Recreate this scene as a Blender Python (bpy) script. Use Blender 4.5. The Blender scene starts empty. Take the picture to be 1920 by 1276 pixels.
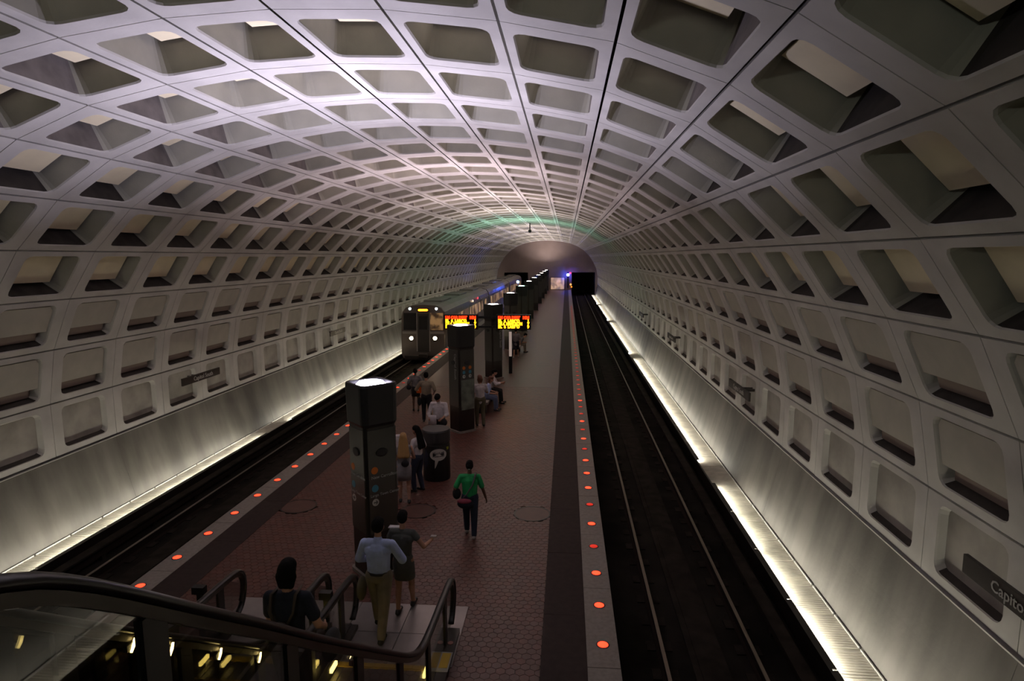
import bpy, bmesh, math, random
from mathutils import Vector, Matrix, Quaternion
random.seed(7)
S = 0.9                      # authored units -> metres
PI = math.pi
scn = bpy.context.scene
COL = scn.collection

# ------------------------------------------------------------------ camera, world, exposure
EYE = 6.3
cam_d = bpy.data.cameras.new('camera'); cam = bpy.data.objects.new('camera', cam_d); COL.objects.link(cam)
cam_d.sensor_width = 36.0; cam_d.lens = 36.0 * 1171.184 / 1920.0; cam_d.clip_start = 0.02; cam_d.clip_end = 400
YAW, PIT, ROLL = 0.0871792, 0.1323798, -0.0055094
_F = Vector((-math.sin(YAW)*math.cos(PIT), math.cos(YAW)*math.cos(PIT), -math.sin(PIT)))
_R = Vector((math.cos(YAW), math.sin(YAW), 0)); _U = _R.cross(_F)
_R2 = _R*math.cos(ROLL) + _U*math.sin(ROLL); _U2 = _U*math.cos(ROLL) - _R*math.sin(ROLL)
_m = Matrix((_R2, _U2, -_F)).transposed().to_4x4(); _m.translation = Vector((0, 0, EYE*S))
cam.matrix_world = _m
scn.camera = cam
w = bpy.data.worlds.new('world'); scn.world = w; w.use_nodes = True
w.node_tree.nodes['Background'].inputs[0].default_value = (0.5, 0.5, 0.55, 1)
w.node_tree.nodes['Background'].inputs[1].default_value = 0.0
scn.view_settings.view_transform = 'Standard'; scn.view_settings.look = 'None'
scn.view_settings.gamma = 1; scn.view_settings.use_curve_mapping = False
scn.view_settings.exposure = 0.0
try:
    scn.cycles.use_denoising = True; scn.cycles.max_bounces = 8; scn.cycles.diffuse_bounces = 4
    scn.cycles.sample_clamp_indirect = 4.0; scn.cycles.use_light_tree = True
except Exception: pass

LAMP_UP = 275.0      # watts of each pylon uplight
TROUGH = 50.0        # radiance of the trough lamps

# ------------------------------------------------------------------ materials
MATS = {}
def mat(name, col, rough=.6, metal=0, var=.0, scale=4., bump=0., col2=None, emit=None, es=0., spec=.5, stretch=(1,1,1), detail=6):
    if name in MATS: return MATS[name]
    m = bpy.data.materials.new(name); m.use_nodes = True; nt = m.node_tree; b = nt.nodes['Principled BSDF']
    b.inputs['Base Color'].default_value = (*col, 1); b.inputs['Roughness'].default_value = rough
    b.inputs['Metallic'].default_value = metal; b.inputs['Specular IOR Level'].default_value = spec
    if var or bump or col2:
        tc = nt.nodes.new('ShaderNodeTexCoord'); mp = nt.nodes.new('ShaderNodeMapping'); mp.inputs['Scale'].default_value = stretch
        geo = nt.nodes.new('ShaderNodeNewGeometry')
        nt.links.new(geo.outputs['Position'], mp.inputs['Vector'])
        n = nt.nodes.new('ShaderNodeTexNoise'); n.inputs['Scale'].default_value = scale; n.inputs['Detail'].default_value = detail
        nt.links.new(mp.outputs[0], n.inputs['Vector'])
        mx = nt.nodes.new('ShaderNodeMix'); mx.data_type = 'RGBA'
        c2 = col2 if col2 else tuple(c*(1-var) for c in col); c1 = col if col2 else tuple(min(1, c*(1+var)) for c in col)
        mx.inputs[6].default_value = (*c1, 1); mx.inputs[7].default_value = (*c2, 1)
        rp = nt.nodes.new('ShaderNodeMapRange'); rp.inputs[1].default_value = .35; rp.inputs[2].default_value = .65
        nt.links.new(n.outputs['Fac'], rp.inputs[0]); nt.links.new(rp.outputs[0], mx.inputs[0])
        nt.links.new(mx.outputs[2], b.inputs['Base Color'])
        if bump:
            bp = nt.nodes.new('ShaderNodeBump'); bp.inputs['Strength'].default_value = bump; bp.inputs['Distance'].default_value = .01
            n2 = nt.nodes.new('ShaderNodeTexNoise'); n2.inputs['Scale'].default_value = scale*12
            nt.links.new(geo.outputs['Position'], n2.inputs['Vector']); nt.links.new(n2.outputs['Fac'], bp.inputs['Height'])
            nt.links.new(bp.outputs[0], b.inputs['Normal'])
    if emit:
        b.inputs['Emission Color'].default_value = (*emit, 1); b.inputs['Emission Strength'].default_value = es
    MATS[name] = m; return m
def glass_mat(name, tint, ior=1.6, rough=0.0):
    if name in MATS: return MATS[name]
    m = bpy.data.materials.new(name); m.use_nodes = True; nt = m.node_tree; nt.nodes.clear()
    o = nt.nodes.new('ShaderNodeOutputMaterial'); mx = nt.nodes.new('ShaderNodeMixShader'); fr = nt.nodes.new('ShaderNodeFresnel')
    tr = nt.nodes.new('ShaderNodeBsdfTransparent'); gl = nt.nodes.new('ShaderNodeBsdfGlossy')
    fr.inputs[0].default_value = ior; tr.inputs[0].default_value = (*tint, 1); gl.inputs['Roughness'].default_value = rough
    g_ = nt.nodes.new('ShaderNodeNewGeometry'); mr = nt.nodes.new('ShaderNodeMapRange'); mr.inputs[3].default_value = ior; mr.inputs[4].default_value = 1/ior
    nt.links.new(g_.outputs['Backfacing'], mr.inputs[0]); nt.links.new(mr.outputs[0], fr.inputs[0])   # same reflectance from either side of the thin pane
    nt.links.new(fr.outputs[0], mx.inputs[0]); nt.links.new(tr.outputs[0], mx.inputs[1]); nt.links.new(gl.outputs[0], mx.inputs[2])
    nt.links.new(mx.outputs[0], o.inputs[0]); MATS[name] = m; return m

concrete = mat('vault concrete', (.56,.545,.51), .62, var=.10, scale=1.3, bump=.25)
ledge_black = mat('near-black ledge concrete', (.045,.038,.033), .95, var=.25, scale=3)
ledge_grey = mat('dark grey ledge concrete', (.17,.15,.14), .9, var=.2, scale=3)
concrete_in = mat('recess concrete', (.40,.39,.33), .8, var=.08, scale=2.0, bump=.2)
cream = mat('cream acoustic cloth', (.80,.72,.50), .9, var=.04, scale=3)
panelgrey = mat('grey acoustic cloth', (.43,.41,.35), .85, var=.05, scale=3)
brown = mat('brown panel edge', (.20,.155,.13), .9)
shellm = mat('dark concrete shell', (.05,.048,.045), .95)
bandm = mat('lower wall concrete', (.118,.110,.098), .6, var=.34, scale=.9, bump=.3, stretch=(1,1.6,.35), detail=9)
endm = mat('end wall concrete', (.30,.235,.215), .8, var=.06, scale=.7)
trackm = mat('track bed concrete', (.014,.012,.010), 1., spec=.1, var=.4, scale=1.2, bump=.3)
tiem = mat('tie pads', (.022,.018,.015), 1., spec=.1, var=.3, scale=3)
railside = mat('rail rust', (.016,.011,.009), .95, spec=.1)
railtop = mat('rail steel', (.30,.255,.21), .35, metal=.8)
granite = mat('granite edging', (.235,.205,.185), .6, var=.12, scale=14, bump=.1)
darkband = mat('dark tactile band', (.034,.021,.019), .7, spec=.2, var=.15, scale=9, bump=.3)
tilem = mat('red hexagonal tile', (.105,.036,.027), .42, var=.20, scale=5.5, bump=.12)
tile_b = mat('brown hexagonal tile', (.088,.036,.028), .42, var=.15, scale=5.5, bump=.12)
tile_c = mat('plum hexagonal tile', (.097,.040,.034), .42, var=.15, scale=5.5, bump=.12)
groutm = mat('dark grout', (.060,.030,.026), .75, var=.1, scale=6)
tilefar = mat('far red tiling', (.088,.035,.028), .42, var=.12, scale=6, bump=.1)
bronze = mat('dark bronze', (.020,.016,.014), .32, metal=.2, var=.2, scale=3)
bronze_panel = mat('bronze enamel panel', (.040,.036,.030), .28, spec=.6, var=.1, scale=2)
black = mat('black plastic', (.008,.008,.009), .45)
rubber = mat('handrail rubber', (.014,.013,.014), .30)
deckm = mat('escalator bronze deck', (.055,.045,.038), .35, metal=.5)
steelplate = mat('brushed steel plate', (.30,.27,.265), .38, metal=.55, var=.10, scale=2)
stepm = mat('escalator step metal', (.09,.085,.08), .4, metal=.6)
yellow = mat('yellow paint', (.55,.36,.02), .5)
glassm = glass_mat('balustrade glass', (.72,.72,.70))
whitep = mat('white sign print', (.55,.55,.52), .5)
whitedim = mat('light sign print', (.34,.34,.33), .5)
orangep = mat('orange sign dot', (.62,.16,.02), .5)
bluep = mat('blue sign dot', (.05,.24,.36), .5)
signbrown = mat('brown sign enamel', (.032,.024,.020), .4)
troughm = mat('trough ribbed metal', (.66,.62,.54), .45, metal=.0, var=.15, scale=3)
trimwhite = mat('steel trim', (.55,.54,.52), .4, metal=.3)
def emis(n, c, s, base=(.2,.2,.2)): return mat(n, base, .5, emit=c, es=s)
red_on = emis('red warning lens', (1,.035,.012), 4.2, (.4,.02,.01))
red_dim = emis('dim red warning lens', (.8,.03,.015), .75, (.25,.02,.01))
ringm = mat('lamp ring', (.10,.05,.04), .4, metal=.6)

# ------------------------------------------------------------------ mesh helpers (all in authored units)
def P(x, y, z): return Vector((x*S, y*S, z*S))
def setp(o, label=None, cat=None, group=None, kind=None):
    if label: o['label'] = label
    if cat: o['category'] = cat
    if group: o['group'] = group
    if kind: o['kind'] = kind
    return o
def finish(name, bm, mats, parent=None, smooth=False, bevel=0):
    if bevel:
        bmesh.ops.bevel(bm, geom=[e for e in bm.edges if len(e.link_faces) == 2 and e.calc_face_angle(0) > .5], offset=bevel, segments=1, profile=.5, affect='EDGES', clamp_overlap=True)
    bmesh.ops.scale(bm, vec=(S,S,S), verts=bm.verts)
    me = bpy.data.meshes.new(name); bm.to_mesh(me); bm.free()
    for m in (mats if isinstance(mats, (list, tuple)) else [mats]): me.materials.append(m)
    if smooth:
        for p in me.polygons: p.use_smooth = True
    return link(name, me, parent)
def link(name, data, parent=None, loc=None):
    o = bpy.data.objects.new(name, data); COL.objects.link(o)
    if parent: o.parent = parent
    if loc is not None: o.location = loc
    return o
def thing(name, label, cat, loc=(0,0,0), rz=0, group=None):
    o = bpy.data.objects.new(name, None); COL.objects.link(o); o.empty_display_size = .1
    o.location = P(*loc); o.rotation_euler = (0,0,rz); return setp(o, label, cat, group)
def box(bm, x0, x1, y0, y1, z0, z1, mi=0):
    v = [bm.verts.new((x,y,z)) for z in (z0,z1) for y in (y0,y1) for x in (x0,x1)]
    for q in ((0,2,3,1),(4,5,7,6),(0,1,5,4),(2,6,7,3),(0,4,6,2),(1,3,7,5)):
        f = bm.faces.new([v[i] for i in q]); f.material_index = mi
    return v
def quad(bm, pts, mi=0):
    f = bm.faces.new([bm.verts.new(p) for p in pts]); f.material_index = mi; return f
def loft(bm, loops, mi=0, cap0=True, cap1=True, closed=True):
    vs = [[bm.verts.new(p) for p in L] for L in loops]; n = len(vs[0])
    for i, (a, b) in enumerate(zip(vs, vs[1:])):
        m_ = mi[i] if isinstance(mi, (list,tuple)) else mi
        for j in range(n if closed else n-1):
            f = bm.faces.new((a[j], a[(j+1)%n], b[(j+1)%n], b[j])); f.material_index = m_
    m0 = mi[0] if isinstance(mi, (list,tuple)) else mi; m1 = mi[-1] if isinstance(mi, (list,tuple)) else mi
    if cap0: bm.faces.new(vs[0][::-1]).material_index = m0
    if cap1: bm.faces.new(vs[-1]).material_index = m1
    return vs
def tube(bm, pts, r, seg=10, mi=0, flat=1.0):
    pts = [Vector(p) for p in pts]; loops = []; up = Vector((0,0,1))
    for i, p in enumerate(pts):
        t = (pts[min(i+1,len(pts)-1)] - pts[max(i-1,0)]).normalized()
        s = t.cross(up); s = s.normalized() if s.length > 1e-3 else Vector((1,0,0)); u = s.cross(t)
        rr = r[i] if isinstance(r, (list,tuple)) else r
        loops.append([p + s*rr*math.cos(a) + u*rr*flat*math.sin(a) for a in (2*PI*k/seg for k in range(seg))])
    loft(bm, loops, mi)
def disc(bm, c, r, z0, z1, seg=24, mi=0, r2=None):
    r2 = r if r2 is None else r2
    loft(bm, [[(c[0]+r*math.cos(a), c[1]+r*math.sin(a), z0) for a in (2*PI*k/seg for k in range(seg))],
              [(c[0]+r2*math.cos(a), c[1]+r2*math.sin(a), z1) for a in (2*PI*k/seg for k in range(seg))]], mi)
def B(): return bmesh.new()
def prism(bm, poly, y0, y1, mi=0):      # polygon in XZ extruded along Y
    loft(bm, [[(x, y0, z) for x, z in poly], [(x, y1, z) for x, z in poly]], mi)
def text(name, s, size, m, parent, loc, rot, extrude=.004, offset=0., ax='CENTER', sx=1.):
    c = bpy.data.curves.new(name, 'FONT'); c.body = s; c.size = size*S; c.extrude = extrude*S; c.offset = offset*S
    c.align_x = ax; c.align_y = 'CENTER'; c.materials.append(m); c.resolution_u = 2
    to = bpy.data.objects.new(name, c); COL.objects.link(to); dg = bpy.context.evaluated_depsgraph_get(); dg.update()
    me = bpy.data.meshes.new_from_object(to.evaluated_get(dg)); bpy.data.objects.remove(to)
    if not me.materials: me.materials.append(m)
    o = bpy.data.objects.new(name, me); COL.objects.link(o); o.parent = parent; o.location = P(*loc); o.rotation_euler = rot; o.scale = (sx,1,1); return o

# ------------------------------------------------------------------ vault section
XC = -3.786
PA = [9.737,9.748,9.488,8.900,8.098,7.035,5.746,4.368,2.920,1.456,0]
PZ = [1.071,2.52,3.976,5.30,6.50,7.56,8.379,8.909,9.207,9.397,9.454]
Y0, DY = 8.1655, 2.27296
R0, R1 = -8, 50                           # rings
def J(l):
    return (XC + (-1 if l < 10 else 1)*PA[l if l <= 10 else 20-l], PZ[l if l <= 10 else 20-l])
YN, YF = Y0 + DY*R0, Y0 + DY*R1

# outer shell of the vault, and the setting objects the coffer panels hang on
def shell(name, l0, l1, off=1.1):
    bm = B(); pts = [J(l) for l in range(l0, l1+1)]
    c = Vector((XC, 1.5)); out = []
    for x, z in pts:
        d = (Vector((x, z)) - c).normalized(); out.append((x + d.x*off, z + d.y*off))
    poly = out + [(x + (x-XC)/9*.25, z + (z-1.5)/9*.25) for x, z in out][::-1]
    prism(bm, poly, YN-.2, YF+.1)
    bmesh.ops.recalc_face_normals(bm, faces=bm.faces)
    return setp(finish(name, bm, shellm), kind='structure')
wall_left = shell('wall_left', 0, 5); ceiling = shell('ceiling', 5, 15); wall_right = shell('wall_right', 15, 20)

def rrect(s0, s1, t0, t1, r, seg=3):
    pts = []
    for (cs, ct, a0) in ((s1-r, t1-r, 0), (s0+r, t1-r, PI/2), (s0+r, t0+r, PI), (s1-r, t0+r, 1.5*PI)):
        for k in range(seg+1):
            a = a0 + PI/2*k/seg; pts.append((cs + r*math.cos(a), ct + r*math.sin(a)))
    return pts
def row_frame(k):
    (xa, za), (xb, zb) = J(k), J(k+1); a = Vector((xa,0,za)); b = Vector((xb,0,zb)); L = (b-a).length; e = (b-a)/L
    if k >= 10: a, e = b, -e               # s always runs upwards from the lower joint
    n = Vector((0,1,0)).cross(e); mid = (Vector((xa,0,za))+Vector((xb,0,zb)))/2
    if n.dot(mid - Vector((XC,0,2))) < 0: n = -n
    return a, e, n, L, mid
def coffer_bm(k, acc=None, yoff=0.):
    """returns bmesh of the coffer panel; acoustic panel goes in acc"""
    a, e, n, L, mid = row_frame(k); kk = min(k, 19-k)
    org = mid if acc is not None or yoff == 0. else mid
    def W(s, t, d): return a + e*s + Vector((0, t, 0)) + n*d
    bm = B(); g = .020; gt = .009; D = DY
    mt = .145*D; s_lo, s_hi = .115*L, .90*L
    outer = [(L-g, D-gt), (g, D-gt), (g, gt), (L-g, gt)]
    rr = rrect(s_lo, s_hi, mt, D-mt, .17)
    # front face: bridge outer rect (4) to rounded loop (16)
    def vl(pts, d): return [bm.verts.new(W(s, t, d)) for s, t in pts]
    ov = vl(outer, .0); ob = vl(outer, .16); r0 = vl(rr, 0)
    r1 = vl(rrect(s_lo+.012, s_hi-.014, mt+.016, D-mt-.016, .16), .03)
    for i in range(4):
        j = (i+1) % 4
        bm.faces.new((ov[i], ov[j], ob[j], ob[i]))
        seg = r0[i*4:(i+1)*4]
        for q in range(3): bm.faces.new((ov[i], seg[q], seg[q+1]))
        bm.faces.new((ov[i], seg[3], r0[((i+1)*4) % 16], ov[j]))
    def ring(x, y, mi=0, darken=False):
        for i in range(16):
            f = bm.faces.new((x[i], x[(i+1)%16], y[(i+1)%16], y[i])); f.material_index = mi
            if darken and i in (6,7,8) and kk <= 7: f.material_index = 3 if kk <= 5 else 4  # lower recess faces: near-black on the side rows, dark grey nearer the crown
    ring(r0, r1)
    if kk == 0:
        r2 = vl(rrect(s_lo+.085, s_hi-.05, mt+.045, D-mt-.045, .14), .135); ring(r1, r2, 0, True); f = bm.faces.new(r2); f.material_index = 5  # bottom row: recess floor in a darker concrete than its rim
    elif kk <= 2:
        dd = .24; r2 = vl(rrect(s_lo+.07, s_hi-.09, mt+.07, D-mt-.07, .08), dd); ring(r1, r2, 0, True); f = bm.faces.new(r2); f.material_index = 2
        if acc is not None:
            cut = s_lo + (s_hi-s_lo)*(.30 if kk == 1 else .34)
            c0, c1 = cut, s_hi-.05; t0, t1 = mt+.055, D-mt-.055
            lo = [(c0,t0),(c0,t1),(c1-.12,t1),(c1,t1-.1),(c1,t0+.1),(c1-.12,t0)]
            loft(acc, [[W(s,t,.05) for s,t in lo], [W(s,t,.12) for s,t in lo]], 0)
            tb0, tb1 = t0+.02, t1-.16
            lo2 = [(s_lo+.13,tb0),(s_lo+.13,tb1),(c0+.03,tb1-.06),(c0+.03,tb0)]
            loft(acc, [[W(s,t,.122) for s,t in lo2], [W(s,t,dd-.01) for s,t in lo2]], 1)
    else:
        dd = .80
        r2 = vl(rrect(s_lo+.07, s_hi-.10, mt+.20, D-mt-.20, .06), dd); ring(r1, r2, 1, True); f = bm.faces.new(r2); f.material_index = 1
        if acc is not None:
            s0, s1, t0, t1 = s_lo+.20, s_hi-.13, mt+.24, D-mt-.22
            lo = [(s0,t0),(s0,t1),(s1,t1),(s1,t0)]
            depth = dd-(.52 if kk == 3 else .44 if kk < 6 else .34)
            loft(acc, [[W(s,t,depth) for s,t in lo], [W(s,t,depth+.012) for s,t in lo]], 0)
            loft(acc, [[W(s,t,depth+.014) for s,t in lo], [W(s,t,depth+.13) for s,t in lo]], 1)
            for tt in (t0+.25, t1-.35):
                lo3 = [(s0+.2,tt),(s0+.2,tt+.1),(s1-.2,tt+.1),(s1-.2,tt)]
                loft(acc, [[W(s,t,depth+.13) for s,t in lo3], [W(s,t,dd-.005) for s,t in lo3]], 2)
    bmesh.ops.recalc_face_normals(bm, faces=bm.faces)
    # make the front look inwards
    for f in bm.faces:
        if len(f.verts) == 3:
            if f.normal.dot(n) > 0: bmesh.ops.reverse_faces(bm, faces=bm.faces)
            break
    if acc is not None: bmesh.ops.recalc_face_normals(acc, faces=acc.faces)
    return bm, mid
CM = [concrete, concrete_in, brown, ledge_black, ledge_grey, mat('darker recess floor concrete', (.33,.31,.275), .6, var=.22, scale=1.6, bump=.2)]; AM = [cream, brown, trimwhite]; AM2 = [panelgrey, brown, trimwhite]
def to_mesh(name, bm, mats, mid):
    bmesh.ops.translate(bm, vec=-mid, verts=bm.verts); bmesh.ops.scale(bm, vec=(S,S,S), verts=bm.verts)
    me = bpy.data.meshes.new(name); bm.to_mesh(me); bm.free()
    for m in mats: me.materials.append(m)
    return me
def project(x, y, z):
    v = Vector((x, y, z-EYE)); d = v.dot(_F)
    if d <= .2: return None
    return 960+1171.18*v.dot(_R2)/d, 638-1171.18*v.dot(_U2)/d
meshes = {}
cands = {'wall_left': [], 'ceiling': [], 'wall_right': []}
for k in range(20):
    acc = B(); bm, mid = coffer_bm(k, acc); kk = min(k, 19-k)
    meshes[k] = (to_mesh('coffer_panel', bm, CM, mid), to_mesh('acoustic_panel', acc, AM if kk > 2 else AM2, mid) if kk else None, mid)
    if not kk: acc.free()
    st = 'wall_left' if k < 5 else 'wall_right' if k >= 15 else 'ceiling'
    (xa, za), (xb, zb) = J(k), J(k+1)
    for r in range(R0, R1):
        ya, yb = Y0+DY*r, Y0+DY*(r+1)
        ps = [project(x, y, z) for x, z in ((xa,za),(xb,zb)) for y in (ya, yb)]
        size = 0
        if all(ps):
            xs = [p[0] for p in ps]; ys = [p[1] for p in ps]
            if max(xs) > 0 and min(xs) < 1920 and max(ys) > 0 and min(ys) < 1276:
                size = min(max(xs)-min(xs), max(ys)-min(ys))
        else:
            pr = [p for p in ps if p]
            if pr and any(0 < p[0] < 1920 and 0 < p[1] < 1276 for p in pr): size = 200
        cands[st].append((size, k, r))
STO = {'wall_left': wall_left, 'ceiling': ceiling, 'wall_right': wall_right}
for st, L in cands.items():
    L.sort(reverse=True); singles = [c for c in L if c[0] >= 9][:300]; rest = [c for c in L if c not in set(singles)]
    for sz, k, r in singles:
        me, ac, mid = meshes[k]
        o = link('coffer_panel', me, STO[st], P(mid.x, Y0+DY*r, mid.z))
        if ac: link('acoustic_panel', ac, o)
    for tag, idx in (('coffer_panel', 0), ('acoustic_panel', 1)):
        V, Fc, MI = [], [], []
        for sz, k, r in rest:
            me = meshes[k][idx]
            if me is None: continue
            off = P(meshes[k][2].x, Y0+DY*r, meshes[k][2].z); b = len(V)
            V += [tuple(v.co + off) for v in me.vertices]
            Fc += [tuple(b+i for i in p.vertices) for p in me.polygons]
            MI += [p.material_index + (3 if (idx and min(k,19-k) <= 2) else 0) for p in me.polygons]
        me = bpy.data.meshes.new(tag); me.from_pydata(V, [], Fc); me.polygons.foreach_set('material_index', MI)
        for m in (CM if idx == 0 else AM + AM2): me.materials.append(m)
        o = link(tag, me, STO[st]); o['kind'] = 'stuff'

# lower wall bands, ledge trim, light troughs (both sides)
TA, TZ, LIP = 9.28, -.95, 8.36
LZ = -.80           # trough: wall foot half width, floor height, lip half width
troughlamp = emis('trough lamp face', (1,.95,.80), TROUGH)
for sd, wall in ((-1, wall_left), (1, wall_right)):
    X = lambda a: XC + sd*a
    # the band panels between joints: one panel per two rings
    n = (R1-R0)//2
    for i in range(0, n, 2):
        y0 = YN + DY*2*i + .004; y1 = min(YF, y0 + DY*4 - .008)
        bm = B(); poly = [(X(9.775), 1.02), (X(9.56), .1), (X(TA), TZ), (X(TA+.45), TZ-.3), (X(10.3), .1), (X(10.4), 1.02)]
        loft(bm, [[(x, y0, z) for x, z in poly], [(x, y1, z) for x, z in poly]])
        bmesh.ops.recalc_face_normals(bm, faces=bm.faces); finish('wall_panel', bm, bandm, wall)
    bm = B(); poly = [(X(9.70), 1.02), (X(9.70), 1.045), (X(10.3), 1.045), (X(10.3), 1.02)]
    prism(bm, poly, YN, YF); bmesh.ops.recalc_face_normals(bm, faces=bm.faces); finish('ledge_trim', bm, trimwhite, wall)
    # trough floor and lip
    bm = B(); poly = [(X(LIP), -1.35), (X(LIP), LZ), (X(LIP+.05), LZ), (X(LIP+.05), TZ-.02), (X(TA+.4), TZ-.02), (X(TA+.4), -1.35)]
    loft(bm, [[(x, YN, z) for x, z in poly], [(x, YF, z) for x, z in poly]]); bmesh.ops.recalc_face_normals(bm, faces=bm.faces)
    tr = setp(finish('trim_1' if sd < 0 else 'trim_2', bm, bronze), kind='structure')
    # ribbed cover plates, each its own piece with raised ribs
    plate_me = None
    L = DY*.5
    ny = int((YF-1)/L)
    for i in range(ny):
        y = 1 + i*L
        if plate_me is None:
            bm = B(); box(bm, -.40, .40, .01, L-.01, -.02, .004)
            nr = 14
            for q in range(nr):
                yy = .03 + q*(L-.06)/nr; box(bm, -.39, .39, yy, yy+(L-.06)/nr*.5, .004, .018)
            p = finish('cover_plate', bm, troughm, tr); plate_me = p.data
            p.location = P(X(LIP+.05+.44), y, TZ)
        else:
            p = link('cover_plate', plate_me, tr, P(X(LIP+.05+.44), y, TZ + random.choice((0,0,.003))))
    # steel angle along the foot of the wall, with gaps
    for i in range(0, ny, 1):
        y = 1 + i*L
        if i == 0: 
            bm = B(); box(bm, -.012, .012, .03, L-.03, 0, .05); a0 = finish('foot_angle', bm, trimwhite, tr); a_me = a0.data; a0.location = P(X(TA-.035), y, TZ)
        else: link('foot_angle', a_me, tr, P(X(TA-.035), y, TZ))
    # lamps behind the lip, one every ring
    lm = None
    for r in range(R0+6, R1):
        y = Y0 + DY*r
        if lm is None:
            bm = B(); box(bm, -.045, .045, .0, DY-.04, .015, .035, 0); box(bm, -.045 if sd > 0 else .02, -.02 if sd > 0 else .045, .0, DY-.04, -.1, .015, 0)
            quad(bm, [(-.015*sd, .06, -.045), (-.015*sd, DY-.12, -.045), (.05*sd, DY-.12, -.01), (.05*sd, .06, -.01)], 1)
            quad(bm, [(.055*sd, .06, -.01), (.055*sd, DY-.12, -.01), (.047*sd, DY-.12, .030), (.047*sd, .06, .030)], 1)
            lm = finish('trough_lamp', bm, [bronze, troughlamp]); lo = lm
        else: lo = link('trough_lamp', lm.data)
        lo.location = P(X(LIP+.10), y, -.845)
        lo.rotation_euler = (0, 0, 0)
        side = 'left' if sd < 0 else 'right'
        setp(lo, 'slim light fitting hidden behind the lip of the %s trackside trough, shining on the wall' % side, 'light', 'fittings in the %s wall trough' % side)
        random_off = (r*7 + (3 if sd > 0 else 0)) % 11
        if random_off == 5: bpy.data.objects.remove(lo) if lo is not lm else None

# ------------------------------------------------------------------ end walls
def arch_poly(zcut, shrink=0.):
    pts = []
    for l in range(21):
        x, z = J(l)
        if z >= zcut: pts.append((x, z))
    def xa(z, side):
        ls = range(0, 10) if side < 0 else range(19, 9, -1)
        for l in ls:
            (x0, z0), (x1, z1) = (J(l), J(l+1)) if side < 0 else (J(l+1), J(l))
            if min(z0,z1) <= z <= max(z0,z1): t = (z-z0)/(z1-z0); return x0+(x1-x0)*t
        return XC + side*9.6
    return [(xa(zcut,-1)-.4, zcut)] + [(x*1+ (x-XC)*.05, z+.3 if z > 3 else z) for x, z in pts] + [(xa(zcut,1)+.4, zcut)]
bm = B(); prism(bm, arch_poly(3.35), YF, YF+.5)
box(bm, -14, -12.1, YF, YF+.5, -1.4, 3.35); box(bm, -7.45, 1.0, YF, YF+.5, -1.4, 3.35); box(bm, 5.49, 6.6, YF, YF+.5, -1.4, 3.35)
box(bm, -13.0, 5.9, YF-.06, YF+.1, 4.38, 4.5)
bmesh.ops.recalc_face_normals(bm, faces=bm.faces)
wall_far = setp(finish('wall_far', bm, endm), kind='structure')
bm = B()
for x0, x1 in ((-12.1,-7.45), (1.0,5.49)):
    box(bm, x0-.2, x0, YF+.5, YF+14, -1.4, 3.5); box(bm, x1, x1+.2, YF+.5, YF+14, -1.4, 3.5)
    box(bm, x0-.2, x1+.2, YF+.5, YF+14, 3.35, 3.6); box(bm, x0-.2, x1+.2, YF+14, YF+14.2, -1.4, 3.6)
finish('tunnel_lining', bm, shellm, wall_far)
bm = B(); box(bm, -14.6, 7.2, YN-.5, YN, -1.4, 10.3)
wall_near = setp(finish('wall_near', bm, endm), kind='structure')

# ------------------------------------------------------------------ track bed, rails
bm = B(); box(bm, XC-10.2, XC+10.2, YN, YF+14, -1.7, -1.25)
setp(finish('floor_trackbed', bm, trackm), kind='structure')
def rail(xc, lab):
    t = thing('track_rail', lab, 'rail', (xc, 0, -1.25))
    bm = B(); prism(bm, [(-.07,0),(.07,0),(.07,.02),(.015,.05),(.015,.17),(.035,.19),(.035,.235),(-.035,.235),(-.035,.19),(-.015,.17),(-.015,.05),(-.07,.02)], YN+.1, YF+12)
    bmesh.ops.recalc_face_normals(bm, faces=bm.faces); finish('rail_body', bm, railside, t)
    bm = B(); box(bm, -.033, .033, YN+.1, YF+12, .235, .25); finish('rail_head', bm, railtop, t, bevel=.004)
rail(1.84, 'worn steel rail of the empty right track, the one beside the platform')
rail(3.53, 'worn steel rail of the empty right track, the one nearer the right wall')
rail(2*XC-1.84, 'worn steel rail of the left track, the one beside the platform')
rail(2*XC-3.53, 'worn steel rail of the left track, the one nearer the left wall')
def thirdrail(xc, sd, lab):
    t = thing('third_rail', lab, 'rail', (xc, 0, -1.25))
    bm = B(); box(bm, -.05, .05, YN+.1, YF+10, .12, .26); finish('conductor_rail', bm, railside, t)
    bm = B(); box(bm, -.13, .13, YN+.1, YF+10, .36, .40); box(bm, .10*sd-.02, .10*sd+.02, YN+.1, YF+10, 0, .36); finish('cover_board', bm, tiem, t)
    bm = B()
    for i in range(60): box(bm, -.04, .04, 2+i*2, 2.15+i*2, 0, .12)
    setp(finish('insulator', bm, tiem, t), kind='stuff')
thirdrail(4.15, 1, 'covered third rail along the right wall side of the empty right track')
thirdrail(2*XC-4.15, -1, 'covered third rail along the wall side of the left track')
for cx, side in ((2.685, 'right'), (2*XC-2.685, 'left')):
    bm = B(); i = 0; y = 2.
    while y < 118:
        for dx in (-.845, .845):
            box(bm, cx+dx-.24, cx+dx-.075, y, y+.3, -1.25, -1.225); box(bm, cx+dx+.075, cx+dx+.24, y, y+.3, -1.25, -1.225)
        y += .85
    o = setp(finish('fastener_pads', bm, tiem), 'row of low rail fastener pads on the %s track bed' % side, 'rail pads', kind='stuff')
    bm = B(); box(bm, cx-.32, cx+.32, 1, YF, -1.25, -1.19); box(bm, cx-.20, cx+.20, 1, YF, -1.19, -1.17)
    setp(finish('drain_cover', bm, tiem), 'low dark drain cover running between the rails of the %s track' % side, 'drain cover')

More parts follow.
